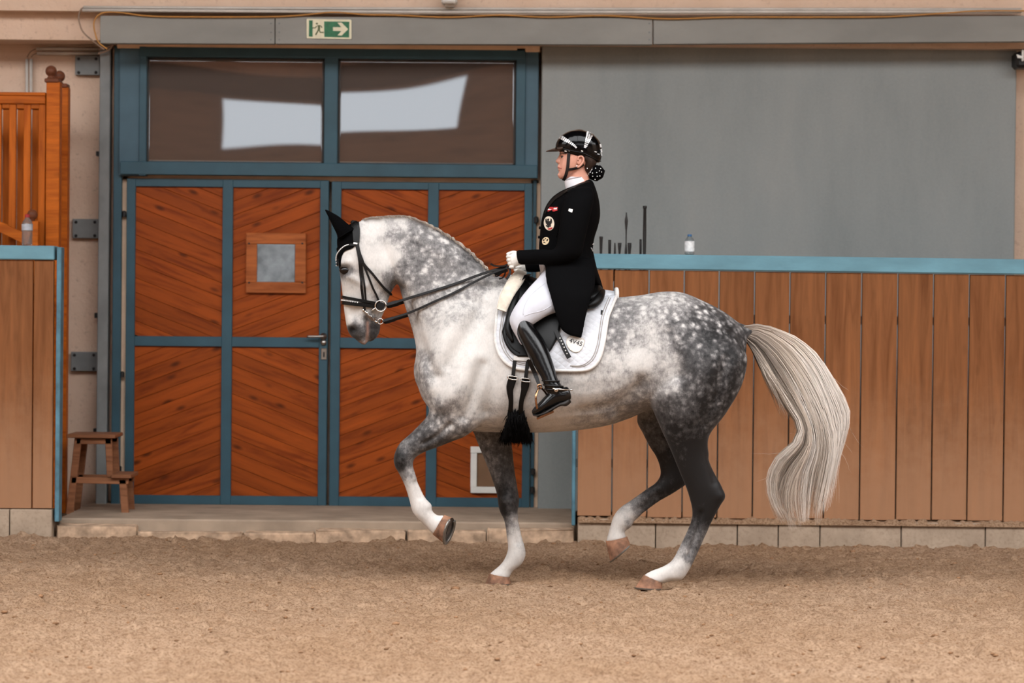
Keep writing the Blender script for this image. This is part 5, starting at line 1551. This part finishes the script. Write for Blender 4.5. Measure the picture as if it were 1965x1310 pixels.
# bits
def ringpx(cx, cy, r, y, tilt=0.0, n=20):
    c = P(cx, cy, y); R_ = r * 16 / FOC
    return [c + Vector((R_ * math.cos(f), 0.0, R_ * math.sin(f))) for f in np.linspace(0, 2 * math.pi, n, endpoint=False)]
yb = hitf(716, 585)[0].y - .014
yb2 = hitf(712, 605)[0].y - .012
snaf = thing
for s in (1, -1):
    bit = obj('snaffle_ring', tube_bm(ringpx(730.5, 587, 10.5, yb * s), .0042, 8, closed=True), M['chrome'], BR, smooth=True)
    obj('rein_stop', lathe_bm([(.004, -.004), (.022, -.004), (.022, .004), (.004, .004)], P(730.5, 587, yb * s), 16, Vector((0, 1, 0))), M['leather_matt'], bit)
    cb = bmesh.new()
    tube_bm(catmull([P(698, 595, yb2 * s), P(705, 602, yb2 * s), P(714, 611, yb2 * s), P(724, 619, (yb2 - .006) * s)], 5), .0055, 8, cb)
    for x_, y_ in ((698, 595), (704, 600), (711, 607)): lathe_bm([(.0085, -.006), (.0085, .006)], P(x_, y_, yb2 * s), 10, Vector((0, 1, 0)), cb)
    tube_bm(ringpx(730, 616.5, 5.2, (yb2 - .008) * s), .003, 6, cb, closed=True)
    obj('curb_shank', cb, M['chrome'], BR, smooth=True)
bm = bmesh.new()
for k in range(10):
    t = k / 9; x, y = 715 + 8 * math.sin(t * 3) , 600 + 14 * t
    tube_bm(ringpx(706 + 15 * t, 603 + 8 * t + 5 * math.sin(t * math.pi), 2.6, yb2 - .01, n=8), .0014, 5, bm, closed=True)
obj('curb_chain', bm, M['chrome'], BR)
bm = tube_bm([P(722, 590, yb), P(713, 596, yb + .012), P(708, 599, 0.0), P(713, 596, -yb - .012), P(722, 590, -yb)], .005, 8); obj('mouthpiece', bm, M['chrome'], BR, smooth=True)
# reins
HAND = {1: P(975, 513, -.15), -1: P(985, 524, .13)}
def rein(pts_px, y0, s, name, wid):
    q = catmull(pts_px, 8); n = len(q); pp = []
    for k, (x, y) in enumerate(q):
        t = k / (n - 1)
        yy = y0 * (1 - t) + (-.155) * t
        h_ = hit(x, y)[0]
        if h_ is not None and x > 765: yy = min(yy, h_.y - .014)
        p_ = P(x, y, yy)
        pp.append(p_)
    ys = np.array([p.y for p in pp])
    for _ in range(6): ys[1:-1] = np.minimum(ys[1:-1], (ys[:-2] + ys[2:]) / 2)
    pp = [Vector((p.x, yy, p.z)) for p, yy in zip(pp, ys)]
    if s == -1:
        pp = [mirror(p) + Vector((0, 0, -.012)) * (1 if k else 0) for k, p in enumerate(pp)]
    w_ = [wid * (1.35 if k < n * .12 else 1.0) for k in range(n)]
    obj(name, strap_bm(pp, [Vector((.15, -s, .35))] * n, w_, .005), M['leather_matt'], BR)
for s in (1, -1):
    rein([(740, 585), (768, 577), (800, 567), (840, 555), (880, 542), (920, 527), (955, 516), (974, 511)], yb, s, 'bradoon_rein', .014)
    rein([(734, 616), (760, 608), (790, 598), (830, 580), (870, 562), (910, 541), (945, 524), (974, 513)], yb2 - .008, s, 'curb_rein', .012)
# slack of the reins hanging below the hands
for k, pts in enumerate((((974, 512), (962, 524), (954, 530), (950, 529)), ((972, 513), (968, 528), (964, 533), (958, 535)))):
    obj('rein_end', strap_bm(catmull([P(x, y, -.14 + .02 * i) for i, (x, y) in enumerate(pts)], 5), [Vector((0, -1, 0))] * 16, .008, .004), M['leather_matt'], BR)
obj('rein_end', strap_bm(catmull([P(975, 510, -.14), P(979, 522, -.15), P(972, 536, -.16)], 5), [Vector((0, -1, 0))] * 11, .014, .004), M['leather_matt'], BR)
obj('rein_loop', strap_bm(catmull([P(976, 506, -.14), P(966, 510, -.16), P(950, 510, -.15), P(942, 506, -.13)], 5), [Vector((0, -.4, 1))] * 16, .014, .004), M['leather_matt'], BR)
# ------------------------------------------------------------------ rider
M['jacket'] = black('black_tailcoat_cloth', (5, 5, 6), .85, .06, bump=.15, bscale=400)
M['satin'] = black('black_satin_collar', (8, 8, 9), .5, .15)
M['breeches'] = plain('white_breeches', (192, 192, 199), .8, .03, 12, .08, 300, .15, sheen=.15)
M['boot'] = plain('polished_black_boot', (7, 7, 8), .2, .2, 10, .0, 60, .4)
M['boot_sole'] = plain('boot_sole', (30, 26, 24), .6, .2, 30)
M['glove'] = plain('white_glove', (212, 207, 200), .75, .04, 40, .15, 300, .15)
M['shirt'] = plain('white_stock', (212, 210, 214), .7, .03, 30, .1, 200)
m = NT('skin'); vv = m.coords(); m.color(m.ramp(m.noise(vv, 18, 4), [(.3, lin((188, 134, 114))), (.7, lin((202, 148, 128)))]))
m.set(rough=.5, spec=.3); M['skin'] = m.m
M['brown_hair'] = plain('dark_brown_hair', (40, 28, 23), .5, .2, 60, .3, 200, .3, stretch=(1, 1, .2))
M['helmet'] = plain('glossy_black_helmet', (4, 4, 5), .14, .1, 10, 0, 10, .22)
M['visor'] = plain('dark_brown_peak', (58, 44, 36), .35, .08, 30)
M['lips'] = plain('lips', (176, 106, 96), .45, .05, 60)
RID = thing('person', tuple(P(1085, 520, 0)), 'rider in black tailcoat, white breeches, tall boots and helmet sitting on horse', 'person')
def solid(name, lofts, mat, parent, voxel=.005, sm=6, soft=0):
    me, co, ed = remesh(lofts, voxel, sm)
    if soft:
        co = taubin(co, ed, soft, .5, 0.0); me.vertices.foreach_set('co', co.astype(np.float32).ravel()); me.update()
    me.shade_smooth()
    return obj(name, me, mat, parent), co
def bvh_of(o): return BVHTree.FromPolygons([v.co.copy() for v in o.data.vertices], [tuple(p.vertices) for p in o.data.polygons])
def caster(bvh):
    def f(x, y, off=0.0):
        loc, n, i, d = bvh.ray_cast(CAM_LOC, ray(x, y))
        if loc is None: return P(x, y, -.1), Vector((0, -1, 0))
        return loc + n * off, n
    return f
YK = hitf(1003, 615)[0].y - .092       # lateral place of the knee
YB = hitf(1030, 680)[0].y - .092
YFT = hitf(1050, 730)[0].y - .095
print('leg y', YK, YB, YFT)
def thigh(s):
    return [(1052, 500, 1128, 545, .105, .09 * s, 0), (1037, 527, 1108, 580, .10, (YK * .45) * -s, 0), (1017, 549, 1082, 594, .092, (YK * .68) * -s, 0), (1000, 570, 1050, 606, .08, (YK * .88) * -s, 0), (985, 593, 1024, 622, .068, YK * -s, 0),
            (977.5, 612, 1012, 630, .062, YK * 1.01 * -s, 0), (981, 628, 1016, 636, .058, YK * 1.02 * -s, 0), (990, 645, 1024, 645, .054, YK * 1.02 * -s, 0), (998, 660, 1034, 660, .05, YK * 1.02 * -s, 0)]
def boot_shaft(s):
    yy = lambda t: (YK * 1.03 * (1 - t) + YFT * t) * -s
    return [(994, 603, 1014, 611, .046, yy(0), 0), (990, 613, 1023, 622, .056, yy(.06), 0), (989, 628, 1034, 636, .062, yy(.18), 0), (993.5, 645, 1045, 653, .062, yy(.32), 0), (1003, 664, 1053.5, 673, .058, yy(.48), 0), (1014, 684, 1060.5, 693, .051, yy(.64), 0), (1026, 704, 1066, 711, .044, yy(.8), 0),
            (1037, 722, 1070, 725, .040, yy(.92), 0), (1043, 737, 1078, 740, .040, yy(1), 0), (1046, 750, 1086, 756, .038, yy(1), 0)]
def foot(s):
    y = YFT * -s
    return [(1088, 741, 1096, 766, .024, y, 0), (1078, 743, 1088, 772, .034, y, 0), (1064, 744, 1072, 776, .038, y, 0), (1050, 755, 1058, 782, .040, y, 0), (1037, 769, 1044, 789, .044, y * 1.01, 0), (1026, 780, 1031, 795, .036, y * 1.01, 0), (1020.5, 787, 1023, 795, .018, y * 1.01, 0)]
torso = [(1046, 512, 1143, 512, .165, 0, 0), (1038, 493, 1141, 494, .15, 0, 0), (1034, 477, 1138, 478, .148, 0, 0), (1035, 459, 1141, 456, .152, 0, 0), (1037, 437, 1147, 437, .165, 0, 0), (1040, 417, 1151.5, 416, .178, 0, 0), (1047, 396, 1151, 394, .188, 0, 0),
         (1058, 380, 1147, 373, .19, 0, .1), (1072, 369, 1142, 358, .155, 0, .1), (1086, 362, 1138, 348, .095, 0, 0), (1096, 358, 1134, 345, .06, 0, 0)]
def arm(s, dx=0, dy=0):
    y = lambda v: v * s
    return [(1088, 366, 1138, 362, .062, y(.15), 0), (1081, 384, 1140, 380, .066, y(.195), 0), (1076, 408, 1135, 406, .062, y(.22), 0), (1073, 435, 1128, 436, .056, y(.232), 0), (1070, 462, 1121, 466, .05, y(.235), 0), (1062, 478, 1114, 492, .047, y(.23), 0),
            (1046 + dx * .4, 478 + dy * .4, 1082 + dx * .4, 508 + dy * .4, .043, y(.215), 0), (1026 + dx * .7, 478 + dy * .7, 1046 + dx * .7, 508 + dy * .7, .041, y(.19), 0), (1008 + dx, 479 + dy, 1015 + dx, 508 + dy, .040, y(.165), 0), (992 + dx, 480 + dy, 995.5 + dx, 508 + dy, .040, y(.148), 0)]
def shrink(secs, k):
    out = []
    for s in secs:
        cx, cy = (s[0] + s[2]) / 2, (s[1] + s[3]) / 2
        out.append((cx + (s[0] - cx) * k, cy + (s[1] - cy) * k, cx + (s[2] - cx) * k, cy + (s[3] - cy) * k, s[4] * k, *s[5:]))
    return out
headl = [(1088, 262, 1136, 264, .055, 0, 0), (1078, 278, 1146, 284, .071, 0, 0), (1075.5, 290, 1148, 297, .074, 0, 0), (1074.5, 299, 1146, 306, .073, 0, 0), (1074, 308, 1140, 314, .070, 0, -.04), (1073.5, 317, 1131, 320, .065, 0, -.05), (1073.5, 325, 1121, 326, .058, 0, -.02),
         (1073, 333, 1110, 332, .049, 0, 0), (1074, 340, 1100, 338, .036, 0, 0), (1080, 344.5, 1093, 343, .02, 0, 0)]
nose = [(1072.5, 298, 1080, 298, .007, 0, 0), (1069.5, 303.5, 1080, 303, .010, 0, 0), (1065.8, 309.3, 1080, 309, .0155, 0, 0), (1069, 312.8, 1080, 313, .015, 0, 0)]
lips_ = [(1070.5, 317, 1082, 317, .016, 0, 0), (1069.8, 319.8, 1082, 320, .021, 0, 0), (1071.5, 322.3, 1082, 322.3, .023, 0, 0), (1070.6, 325, 1082, 325, .020, 0, 0), (1072.5, 328.5, 1082, 329, .016, 0, 0)]
chin_ = [(1072, 331, 1085, 331, .016, 0, 0), (1069.8, 336, 1085, 336, .022, 0, 0), (1072.5, 341.5, 1085, 342, .018, 0, 0)]
brow = [(1073.8, 292, 1085, 292, .05, 0, 0), (1073.6, 295.5, 1085, 295.5, .046, 0, 0), (1075.5, 299, 1085, 299, .04, 0, 0)]
necks = [(1093, 332, 1128, 318, .052, 0, 0), (1090, 345, 1130, 334, .053, 0, 0), (1088, 358, 1132, 348, .058, 0, 0), (1086, 372, 1135, 365, .08, 0, 0)]
body_l = [headl, nose, lips_, chin_, brow, necks, shrink(torso[:-1], .86)]
for s in (-1, 1):
    body_l += [shrink(arm(s, 0 if s < 0 else 16, 0 if s < 0 else 14), .78), shrink(thigh(s), .82), shrink(boot_shaft(s), .78), shrink(foot(s), .72)]
body, bco = solid('body', [loft_arrays(l, 20, 4) for l in body_l], M['skin'], RID, .0045, 3)
bcst = caster(bvh_of(body))
# ear
for s in (-1, 1):
    bm = bmesh.new()
    c = P(1112, 311, .071 * s); k_ = 16 / FOC
    arc = [c + Vector((k_ * ax, s * .006, -k_ * ay)) for ax, ay in ((-3, -3), (-2, -9), (3, -11.5), (7, -8), (7.5, -2), (4, 4), (0, 8), (-3, 9.5), (-4.5, 6))]
    tube_bm(catmull(arc, 4), .0055, 7, bm)
    lathe_bm([(.019, -.004), (.015, .002), (0, .003)], c + Vector((.002, 0, .001)), 12, Vector((.2, s, 0)), bm)
    obj('ear', bm, M['skin'], RID, smooth=True)
    e_ = obj('earring', lathe_bm([(.004, 0), (.003, .003), (0, .004)], P(1106.5, 318.5, .078 * s), 8, Vector((0, s, 0))), M['crystal'], RID)
# eye, brow, lips
M['eye_white'] = plain('eye_white', (220, 214, 208), .2); M['lash'] = plain('lashes', (34, 24, 20), .6)
for s in (1, -1):
    p_, n_ = bcst(1079, 301.5); p_ = p_ if s == 1 else mirror(p_)
    bm = bmesh.new(); bmesh.ops.create_uvsphere(bm, u_segments=12, v_segments=8, radius=.0095)
    for v_ in bm.verts: v_.co += p_ + Vector((.003, .006 * s, 0))
    eo = obj('eye', bm, M['eye_white'], RID, smooth=True)
    bm = bmesh.new(); tube_bm(catmull([p_ + Vector((-.008, -.0025 * s, .003)), p_ + Vector((0, -.005 * s, .0055)), p_ + Vector((.012, -.006 * s, .002))], 4), .0022, 6, bm)
    lathe_bm([(.0045, 0), (.003, .002), (0, .0025)], p_ + Vector((-.003, -.0025 * s, 0)), 8, Vector((-.5, -s, 0)), bm)
    obj('lashes', bm, M['lash'], eo, smooth=True)
    q = [bcst(x, y, .002)[0] for x, y in ((1075.5, 295.5), (1080, 293.5), (1087, 294.8))]
    obj('eyebrow', tube_bm(catmull([a if s == 1 else mirror(a) for a in q], 4), .0024, 6), M['brown_hair'], RID, smooth=True)
obj('lips', tube_bm(catmull([bcst(1078, 322.5, .001)[0], bcst(1073, 321.5, .001)[0], Vector((P(1070.6, 321.5, 0).x, 0, P(1070.6, 321.5, 0).z)), mirror(bcst(1073, 321.5, .001)[0]), mirror(bcst(1078, 322.5, .001)[0])], 4), .0028, 6), M['lips'], RID, smooth=True)

# breeches, boots
br_l = [thigh(-1), thigh(1), [(1052, 490, 1138, 495, .13, 0, 0), (1044, 512, 1140, 520, .15, 0, 0), (1050, 530, 1138, 548, .14, 0, 0)]]
brc, _ = solid('breeches', [loft_arrays(l, 20, 4) for l in br_l], M['breeches'], RID, .006, 4, 3)
bc = caster(bvh_of(brc))
surf_tube('seam', [(1046, 543), (1020, 565), (1006, 588), (1004, 604)], .0016, .0005, M['breeches'], brc, 5, both=False, castf=bc)
surf_tube('seam', [(1006, 606), (1020, 601), (1040, 596), (1058, 586)], .0020, .0005, M['breeches'], brc, 5, both=False, castf=bc)
for s in (-1, 1):
    bt, _ = solid('boot', [loft_arrays(boot_shaft(s), 26, 5), loft_arrays(foot(s), 20, 4)], M['boot'], RID, .0045, 6, 6)
    y = YFT * -s
    sole = loft_arrays([(1090, 764, 1096, 772, .026, y, 0), (1080, 769, 1087, 779, .032, y, 0), (1072, 773, 1076, 779, .034, y, 0), (1058, 781, 1061, 787, .036, y, 0), (1044, 789, 1047, 795, .042, y, 0), (1031, 794, 1033, 799, .034, y, 0), (1022, 794, 1024, 798, .016, y, 0)], 14, 4)
    obj('boot_sole', np_mesh('boot_sole', *sole), M['boot_sole'], bt, smooth=True)
    ankle = lambda py, dx=0: P(1060 + dx, py, y)
    # laced ankle folds and spur
    for k, (a, b, w) in enumerate((((1041, 730), (1073, 731), .043), ((1043, 738), (1080, 741), .043), ((1046, 746), (1086, 750), .042))):
        A, B = P(*a, y), P(*b, y); c = (A + B) / 2; u = (A - B) / 2
        obj('ankle_strap', tube_bm([c + u * math.cos(f) * 1.02 + Vector((0, w * math.sin(f), 0)) for f in np.linspace(0, 2 * math.pi, 24, endpoint=False)], .005, 6, closed=True), M['boot'], bt, smooth=True)
    bm = bmesh.new()
    A, B = P(1060, 745, y), P(1090, 748, y)
    tube_bm(catmull([A + Vector((0, .044, 0)), (A + B) / 2 + Vector((.01, .042, 0)), B + Vector((.008, 0, 0)), (A + B) / 2 + Vector((.01, -.042, 0)), A + Vector((0, -.044, 0))], 6), .0045, 7, bm)
    tube_bm([B + Vector((.008, 0, 0)), P(1099, 747.5, y)], [.0045, .004], 7, bm)
    lathe_bm([(.011, 0), (.011, .004), (.004, .006)], P(1067, 748, y) + Vector((0, s * .044, 0)), 12, Vector((0, s, 0)), bm)
    obj('spur', bm, M['chrome'], bt, smooth=True)
    # stirrup: belongs to the saddle
    ys = y
    ir = bmesh.new()
    arch = catmull([P(1031, 784, ys - .05), P(1028.5, 770, ys - .055), P(1029, 756, ys - .045), P(1036, 744, ys - .012), P(1046, 752, ys + .03), P(1055, 768, ys + .052), P(1061, 786, ys + .05)], 6)
    tube_bm(arch, .006, 8, ir)
    tube_bm(ringpx(1035.5, 741.5, 4.0, ys - .012, n=10), .004, 6, ir, closed=True)
    fp = box_bm(-.05, .05, -.06, .06, -.006, .006, .003)
    d_ = (P(1061, 788, ys) - P(1031, 801, ys)); ang = math.atan2(d_.z, d_.x)
    for v_ in fp.verts: v_.co = Matrix.Rotation(-ang, 3, 'Y') @ v_.co + P(1046, 795.5, ys)
    tmpm = bpy.data.meshes.new('x'); fp.to_mesh(tmpm); fp.free(); ir.from_mesh(tmpm)
    obj('stirrup_iron', ir, M['bronze'], SAD, smooth=False)
    for dx in (-1.5, 2.0):
        obj('stirrup_leather', strap_bm(catmull([P(1014 + dx, 690, YB * -s + .03 * -s * -1), P(1026 + dx, 716, YB * -s), P(1035.5 + dx * .4, 741, ys - .012)], 5), [Vector((0, 1, 0))] * 11, .014, .004), M['leather_matt'], SAD)

# gloves: palm, four bent fingers, thumb
def glove(s, dx, dy):
    yb_ = lambda v: v * s
    q = lambda x, y: (x + dx, y + dy)
    L = [loft_arrays([(*q(999, 482), *q(1001, 508), .031, yb_(.15), 0), (*q(992, 481.5), *q(994, 510), .031, yb_(.148), 0), (*q(985, 484), *q(989, 512), .030, yb_(.148), 0), (*q(979, 489), *q(984, 513), .026, yb_(.15), 0)], 16, 4)]
    for k in range(4):
        yk = 491.5 + k * 6.6; xk = 979 + k * 1.3; ln = (1.0, 1.1, 1.0, .8)[k]; r = (.0105, .0108, .0102, .0092)[k]
        c = [(xk + 3, yk, .160), (xk - 3.2 * ln, yk + .6, .158), (xk - 5.0 * ln, yk + 1.2, .142), (xk - 3.4 * ln, yk + 2.0, .124), (xk + 2, yk + 2.4, .116), (xk + 6 * ln, yk + 2, .122)]
        pts = catmull([P(*q(x, y), yb_(v)) for x, y, v in c], 4)
        bm = tube_bm(pts, [r * (1 - .25 * i / (len(pts) - 1)) for i in range(len(pts))], 10)
        me = bpy.data.meshes.new('f'); bm.to_mesh(me); bm.free()
        L.append((np.array([v.co[:] for v in me.vertices]), [tuple(p.vertices) for p in me.polygons]))
    c = [(992, 486, .125), (985, 484.5, .118), (978, 486, .120), (972.5, 488.5, .126)]
    pts = catmull([P(*q(x, y), yb_(v)) for x, y, v in c], 4)
    bm = tube_bm(pts, [.0125 - .004 * i / (len(pts) - 1) for i in range(len(pts))], 10)
    me = bpy.data.meshes.new('f'); bm.to_mesh(me); bm.free()
    L.append((np.array([v.co[:] for v in me.vertices]), [tuple(p.vertices) for p in me.polygons]))
    solid('glove', L, M['glove'], RID, .003, 3)
glove(-1, 0, 0); glove(1, 12, 12)

# tailcoat
def tail(s):
    return [(1043, 496, 1142, 496, .06, .125 * s, 0), (1045.5, 512, 1143, 515, .06, YK * .60 * -s, 0), (1046.5, 528, 1143, 532, .052, YK * .74 * -s, 0), (1049, 545, 1141, 552, .042, YK * .88 * -s, 0), (1056, 568, 1134, 572, .032, YK * 1.0 * -s, 0), (1065, 600, 1126, 602, .024, YK * 1.06 * -s, 0), (1076, 630, 1120, 632, .018, YK * 1.07 * -s, 0), (1090, 642, 1117, 645, .014, YK * 1.07 * -s, 0), (1106, 646, 1116, 649, .010, YK * 1.07 * -s, 0)]
back_tail = [(1110, 495, 1142, 500, .13, 0, 0), (1120, 520, 1147, 520, .15, 0, 0), (1130, 538, 1153, 538, .14, .05, 0), (1143, 552, 1158, 555, .1, .08, 0)]
jl = [torso, arm(-1), arm(1, 16, 14), tail(-1), tail(1), back_tail]
jk, _ = solid('tailcoat', [loft_arrays(l, 24, 4) for l in jl], M['jacket'], RID, .006, 5, 4)
jc = caster(bvh_of(jk))
ss = surf_tube('sleeve_cuff', [(995, 481), (994, 495), (997, 508)], .004, -.001, M['jacket'], jk, 4, both=False, castf=jc)
surf_tube('sleeve_seam', [(1086, 378), (1078, 400), (1073, 430), (1068, 455)], .0022, .0, M['jacket'], jk, 5, both=False, castf=jc)
# collar and lapel
for s in (1, -1):
    pts = [(1130, 349), (1112, 355), (1096, 363), (1078, 373), (1064, 383), (1054, 395), (1047, 410)]
    pn = [jc(x, y, .003) for x, y in catmull(pts, 4)]
    f = (lambda v: v) if s == 1 else mirror
    obj('lapel', strap_bm([f(p) for p, n in pn], [f(n) for p, n in pn], [.020 + .018 * math.sin(math.pi * k / (len(pn) - 1)) for k in range(len(pn))], .006), M['satin'], jk)
for x, y in ((1037, 437), (1035.5, 455)):
    p_ = Vector((P(x, y, 0).x, -.02, P(x, y, 0).z)); obj('button', lathe_bm([(.008, 0), (.008, .008), (0, .010)], p_, 10, Vector((-1, -.3, 0))), M['satin'], jk)
stock = loft_arrays([(1083, 346.5, 1127, 337.5, .058, 0, 0), (1083.5, 352, 1128.5, 342, .060, 0, 0), (1085, 360, 1131, 349, .063, 0, 0), (1088, 368, 1132, 358, .066, 0, 0)], 24, 4)
obj('stock_collar', np_mesh('stock_collar', *stock), M['shirt'], RID, smooth=True)
vest = loft_arrays([(1034, 506, 1050, 503, .06, -.06, 0), (1036, 516, 1052, 515, .06, -.06, 0), (1038, 526, 1052, 526, .05, -.06, 0)], 16, 4)
obj('shirt_point', np_mesh('shirt_point', *vest), M['shirt'], RID, smooth=True)
# badges on the coat
M['red'] = plain('badge_red', (176, 42, 46), .6, .06, 40); M['badge'] = plain('badge_cream', (226, 214, 196), .6, .05, 60); M['badge_gold'] = plain('badge_gold_cream', (230, 208, 170), .6, .05, 60); M['white_print'] = plain('white_patch', (236, 232, 230), .6, .03, 40)
def z2(u, v): return (1020 + u / 10.914, 380 + v / 10.914)
def dz(pts, off, mat, name, parent): return dec([z2(*p) for p in pts], jc, off, mat, name, parent)
fb = dz([(330, 205), (400, 190), (548, 188), (545, 262), (480, 280), (320, 280)], .002, M['red'], 'flag_badge', jk)
dz([(340, 222), (545, 205), (542, 235), (335, 252)], .0045, M['white_print'], 'flag_stripe', fb)
ell = lambda cx, cy, rx, ry, rot=0.0, n=20: [(cx + rx * math.cos(f) * math.cos(rot) - ry * math.sin(f) * math.sin(rot), cy + rx * math.cos(f) * math.sin(rot) + ry * math.sin(f) * math.cos(rot)) for f in np.linspace(0, 2 * math.pi, n, endpoint=False)]
eb = dz(ell(372, 530, 106, 148, -.12), .002, M['badge'], 'crest_badge', jk)
for pts in ([(340, 450), (350, 432), (372, 428), (378, 450), (372, 475), (346, 475)],
            [(318, 425), (330, 470), (345, 490), (345, 560), (322, 540), (305, 495), (304, 450)], [(415, 420), (435, 450), (436, 500), (415, 545), (385, 565), (380, 495), (402, 470)],
            [(340, 480), (385, 480), (385, 570), (362, 590), (342, 570)], [(335, 590), (360, 570), (390, 588), (365, 618), (350, 615)], [(318, 560), (335, 560), (330, 600), (315, 590)], [(392, 560), (408, 555), (410, 595), (396, 600)]):
    dz(pts, .0042, M['ink'], 'eagle_emblem', eb)
dz([(350, 640), (440, 610), (446, 632), (395, 660), (356, 660)], .0042, M['red'], 'crest_ribbon', eb)
gb = dz(ell(300, 898, 68, 84, .45), .002, M['badge_gold'], 'round_badge', jk)
for pts in (ell(305, 848, 14, 12, 0, 8), ell(268, 880, 14, 20, .6, 8), ell(340, 880, 12, 26, .3, 8), [(255, 918), (285, 912), (305, 930), (275, 935)]):
    dz(pts, .0042, M['ink'], 'badge_mark', gb)
dz([(790, 220), (868, 240), (848, 305), (772, 270)], .002, M['white_print'], 'sleeve_patch', jk)
# crystals at the back of the waist
bm = bmesh.new()
for x, y in ((1137, 468.5), (1139, 468), (1135.5, 478), (1136.5, 481), (1134, 476)):
    p_, n_ = jc(x, y, .001); lathe_bm([(.0035, 0), (.0025, .003), (0, .004)], p_, 6, n_, bm)
obj('waist_crystals', bm, M['crystal'], jk)

# helmet, hair, bun
hel = [(1067, 287, 1151, 312, .080, 0, 0), (1066, 281, 1154.5, 302, .087, 0, 0), (1067.5, 273, 1155, 288, .088, 0, 0), (1072.5, 265, 1152, 274, .083, 0, 0), (1081, 257.5, 1143.5, 262.5, .071, 0, 0), (1092, 251.8, 1132, 254.5, .050, 0, 0), (1103, 249.5, 1121, 250.3, .024, 0, 0)]
he, _ = solid('helmet', [loft_arrays(hel, 26, 5, .2)], M['helmet'], RID, .005, 3)
hcst = caster(bvh_of(he))
vis = loft_arrays([(1080, 281, 1080, 289, .074, 0, 0), (1070, 282.5, 1070.5, 290.5, .07, 0, 0), (1060, 285.5, 1060.5, 291.2, .06, 0, 0), (1052.5, 288, 1053, 291.2, .042, 0, 0), (1048, 289.6, 1048.2, 291, .02, 0, 0)], 20, 5)
vo_ = obj('visor', np_mesh('visor', *vis), M['visor'], he, smooth=True)
surf_tube('rim_band', [(1066.5, 284), (1080, 285.5), (1092, 288), (1105, 291), (1118, 293.5), (1130, 299), (1142, 305), (1152, 309)], .0045, .001, M['helmet'], he, 5, castf=hcst)
def zh(u, v): return (1040 + u / 9.357, 240 + v / 9.357)
bm = bmesh.new()
def stone(u, v, du, dv, hw):
    """one bar of the glitter stripes, centre in close-up coordinates."""
    L = math.hypot(du, dv); a = np.array([du, dv]) / L; b = np.array([-a[1], a[0]])
    c = np.array([u, v]); pn = [hcst(*zh(*(c + a * L / 2 * i + b * hw * j)), .0015) for i, j in ((-1, -1), (1, -1), (1, 1), (-1, 1))]
    n = pn[0][1]; A = [bm.verts.new(p + n * .0025) for p, _ in pn]; B = [bm.verts.new(p - n * .002) for p, _ in pn]
    bm.faces.new(A)
    for i in range(4): bm.faces.new((A[i], A[(i + 1) % 4], B[(i + 1) % 4], B[i]))
for k, (u, v) in enumerate(catmull([(340, 215), (400, 250), (460, 285), (520, 322), (575, 362), (615, 400)], 2)):
    stone(u, v, 38 - 1.5 * k, -62 + 4.2 * k, 11)
for k, (u, v) in enumerate(catmull([(862, 150), (845, 200), (825, 255), (805, 310), (785, 370), (770, 400)], 2)):
    for j in (-1, 0, 1):
        w = 44 - 3.2 * k
        stone(u + j * w, v + j * w * .32, w * .75, w * .75 * .32, 14 - .6 * k)
for u, v in ((720, 465), (430, 465), (490, 455), (960, 480), (1010, 520)): stone(u, v, 34, 10, 8)
for u, v in ((1052, 370), (1062, 460), (1060, 520)): stone(u, v, 14, 60, 9)
bmesh.ops.recalc_face_normals(bm, faces=bm.faces[:])
o_ = obj('crystal_stripes', bm, M['crystal'], he)
hs = loft_arrays([(1096, 290, 1150, 296, .077, 0, 0), (1100, 300, 1148, 306, .078, 0, 0), (1116, 310, 1144, 315, .073, 0, 0), (1118, 320, 1138, 324, .062, 0, 0), (1120, 328, 1134, 332, .045, 0, 0)], 20, 4)
obj('hair', np_mesh('hair', *hs), M['brown_hair'], RID, smooth=True)
bun = bmesh.new(); bmesh.ops.create_icosphere(bun, subdivisions=3, radius=1.0)
bc0 = P(1143, 331.5, 0); bk = 16 / FOC
for v_ in bun.verts:
    d_ = v_.co.normalized(); lump = 1 + .07 * math.sin(d_.x * 7 + 1) * math.sin(d_.z * 6) + .05 * math.sin(d_.y * 8)
    v_.co = bc0 + Vector((d_.x * 17 * bk * lump, d_.y * 17 * bk, d_.z * 15.5 * bk * lump))
bo = obj('hair_bun', bun, M['bonnet'], RID, smooth=True)
bcs = caster(bvh_of(bo)); bm = bmesh.new()
for x, y in ((1127, 323), (1148, 317), (1143, 323), (1152.5, 323.5), (1145, 331), (1137, 332), (1154, 330), (1137.5, 338), (1146, 338), (1151, 337.5), (1142, 344), (1150, 328)):
    p_, n_ = bcs(x, y, 0); lathe_bm([(.0034, 0), (.0025, .003), (0, .004)], p_, 6, n_, bm)
for i in range(60):
    t = i / 59; x, y = 1128 + 8 * t + hr.uniform(-2.2, 2.2), 336 - 15 * t + hr.uniform(-1.6, 1.6)
    p_, n_ = bcs(x, y, 0); lathe_bm([(.0022, 0), (0, .003)], p_, 5, n_, bm)
obj('bun_crystals', bm, M['crystal'], bo)
# chin harness
M['strap'] = black('harness_strap', (22, 17, 16), .6, .3)
both = lambda x, y, off=0.0: bcst(x, y, off + .003)
surf_strap('chin_strap', [(1092.5, 288), (1091, 305), (1089.5, 322), (1086, 335), (1082, 344.5)], .017, .004, .001, M['strap'], he, 6, castf=both)
surf_strap('chin_strap', [(1090.5, 325), (1100, 323.5), (1110, 321), (1120, 315)], .014, .004, .001, M['strap'], he, 6, castf=both)
